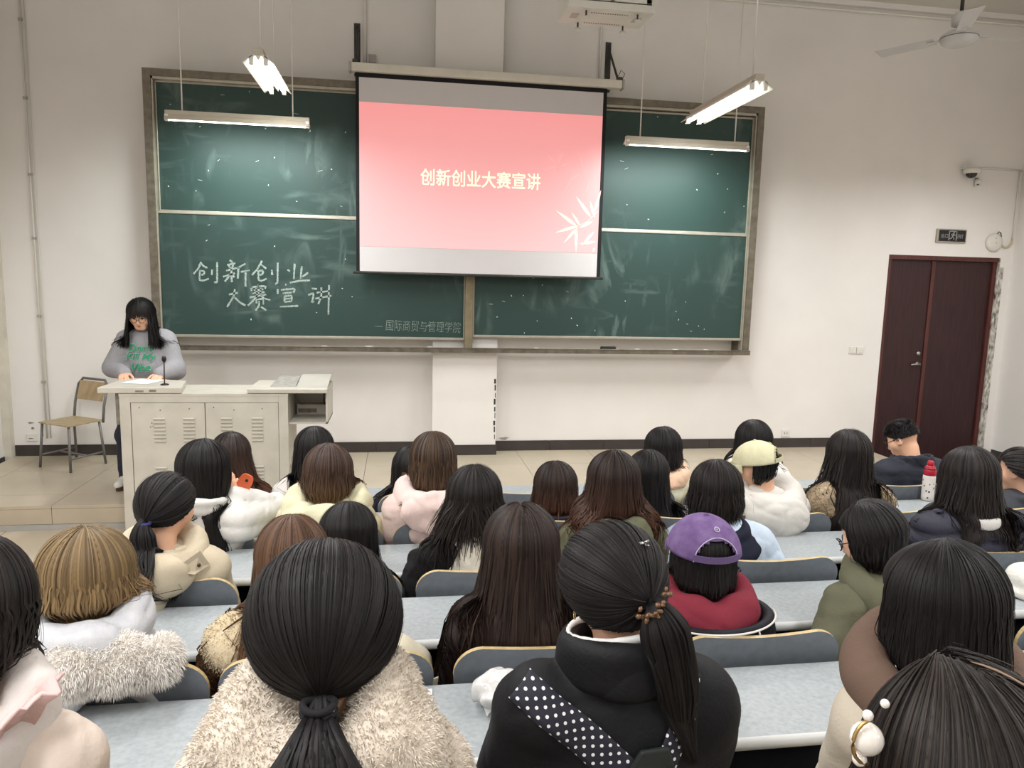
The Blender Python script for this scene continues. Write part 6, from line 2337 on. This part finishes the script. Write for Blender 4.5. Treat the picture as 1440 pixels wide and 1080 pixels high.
for s, fx in ((1, .225), (-1, -.10)):
    S = SDF([p_cone((fx, -.055, .055), (fx, .03, .06), .042, .04, .03), p_cone((fx, .03, .05), (fx + s * .012, .135, .045), .042, .036, .03), p_ell((fx, .04, -.01), (.3, .4, .032), .01, None, True)])
    Vs, Fs = nets(S, .006)
    so = mk('shoe', Vs + org, Fs, mat('white_trainer', (222, 218, 212), rough=.6), pr_root, smooth=True)
    m = MB()
    pl = [(fx + .046 * math.sin(a_) * (1 - .1 * math.cos(a_)) + org[0], .04 + .135 * -math.cos(a_) + org[1], org[2] + .001) for a_ in np.linspace(0, 2 * PI, 24, endpoint=False)]
    m.prism(pl[::-1], (0, 0, .033))
    m.build('sole', mat('brown_sole', (72, 52, 44), rough=.7), so, bevel=.003)
pr_root.rotation_euler = (0, 0, PI)

# ====================================================================== things on the desks
def blob(name, prims, h, material, label=None, cat=None, parent=None, disp=None, group=None):
    V, F = nets(SDF(prims, disp), h)
    return mk(name, V, F, material, parent, smooth=True, label=label, cat=cat, group=group)


# plastic bag with a bun in front of the black coat
bz = .83
pb = thing('plastic_food_bag', 'clear white plastic bag with a bun on the nearest desk', 'bag', (.30, yd(1.88), bz))
bag = blob('bag', [p_ell((.285, yd(1.89), bz + .05), (.088, .072, .046), .03), p_cone((.34, yd(1.88), bz + .04), (.40, yd(1.865), bz + .05), .03, .018, .03), p_cone((.40, yd(1.865), bz + .05), (.47, yd(1.86), bz + .075), .012, .018, .02)], .006,
           mat('bag_film', (228, 228, 226), rough=.22, var=.12, scale=30, spec=.6, coat=.3, alpha=.82), parent=pb, disp=waves(2, 8, 75, .010))
mk('bag_corner', [(.225, yd(1.86), bz + .045), (.24, yd(1.83), bz + .01), (.26, yd(1.84), bz + .03), (.245, yd(1.88), bz + .05)], [(0, 1, 2, 3)], bag.data.materials[0], pb)
blob('bun', [p_ell((.31, yd(1.865), bz + .036), (.06, .05, .034), .02)], .008, mat('bread', (224, 196, 150), rough=.7), parent=pb)
bx(-.06, .10, yd(1.93), yd(1.99), .8305, .836).build('folded_paper', PAPER, None, label='folded white paper on the nearest desk beside the cream fleece coat', cat='paper')

# red capped bottle with spots
bt = thing('water_bottle', 'white water bottle with black spots and a red cap', 'bottle', (3.33, yd(4.10), .684))
MB().lathe((3.33, yd(4.10), .684), [(.030, 0), (.036, .006), (.037, .03), (.037, .15), (.036, .165), (.033, .172)], 24).build('body', mat('bottle_white', (228, 222, 216), rough=.35), bt, smooth=True)
REDP = mat('bottle_red', (168, 28, 48), rough=.3)
cp = MB().lathe((3.33, yd(4.10), .684), [(.036, .165), (.037, .172), (.037, .198), (.033, .204), (.028, .222), (.02, .228)], 24).build('cap', REDP, bt, smooth=True)
MB().lathe((3.33, yd(4.10), .684), [(.018, .226), (.02, .232), (.019, .252), (.012, .258), (.004, .259)], 16).build('spout', REDP, cp, smooth=True)
MB().lathe((3.33, yd(4.10), .684), [(.0345, .204), (.036, .206), (.0345, .210)], 20).build('cap_band', BLACK, cp, smooth=True)
m = MB()
rg = np.random.default_rng(12)
for i in range(30):
    a_, z_ = rg.uniform(0, 2 * PI), .684 + .02 + .13 * ((i * 7) % 30) / 30
    r_ = rg.uniform(.0035, .0055)
    VV = [(3.33 + .0374 * math.cos(a_ + r_ * math.cos(q) / .037), yd(4.10) + .0374 * math.sin(a_ + r_ * math.cos(q) / .037), z_ + r_ * 1.1 * math.sin(q)) for q in np.linspace(0, 2 * PI, 9)[:-1]]
    m.add(VV, [tuple(range(8))])
m.build('spots', BLACK, bt, kind='stuff')
# charcoal coat thrown over the seat beside it
jk = blob('charcoal_coat', [p_ell((3.06, yd(3.50), .79), (.23, .07, .10), .05), p_cone((2.86, yd(3.50), .70), (3.0, yd(3.52), .80), .07, .06, .05), p_ell((3.20, yd(3.50), .74), (.14, .08, .14), .05)], .010,
          cloth('charcoal_coat_cloth', (64, 64, 70)), label='charcoal coat draped over a seat back below the red capped bottle', cat='coat', disp=waves(31, 5, 30, .008))
# cream bag hanging beside the fleece coat
cb = thing('canvas_bag', 'cream canvas bag standing on a seat right of the black ponytail', 'bag', (.02, yd(2.2), .5))
b_ = blob('bag_body', [p_cone((.0, yd(2.15), .58), (.0, yd(2.15), .86), .085, .075, .05), p_cone((.05, yd(2.16), .58), (.055, yd(2.16), .83), .07, .055, .05)], .009, cloth('cream_canvas', (214, 206, 184), var=.04), parent=cb, disp=waves(17, 5, 26, .007))
MB().prism([(.06, yd(2.085), .80), (.125, yd(2.095), .815), (.12, yd(2.09), .775), (.08, yd(2.082), .765)], (0, -.006, 0)).build('pocket_flap', cloth('cream_canvas', (214, 206, 184)), cb, bevel=.003)
# white hat and a pen at the right edge
ht = thing('white_hat', 'white crumpled knit hat on the second desk at the right edge', 'hat', (2.53, yd(2.52), .79))
blob('crown', [p_ell((2.545, yd(2.50), .79 + .062), (.095, .085, .062), .03), p_ring((2.545, yd(2.50), .79 + .022), rot(0, 0, 0), (.088, .08), .022, .02)], .007, cloth('white_knit', (228, 226, 218), bump=.4, bscale=60), parent=ht, disp=waves(9, 5, 36, .007))
MB().tube([(2.545 + .098 * math.cos(t), yd(2.50) + .09 * math.sin(t), .793) for t in np.linspace(0, 2 * PI, 25)], .003, 6).build('dark_hem', BLACKW, ht, smooth=True)
MB().tube([(2.39, yd(2.70), .795), (2.50, yd(2.585), .795)], .0045, 8).build('pen', BLACK, None, label='black pen lying beside the white hat', cat='pen')
bpy.context.view_layer.update()
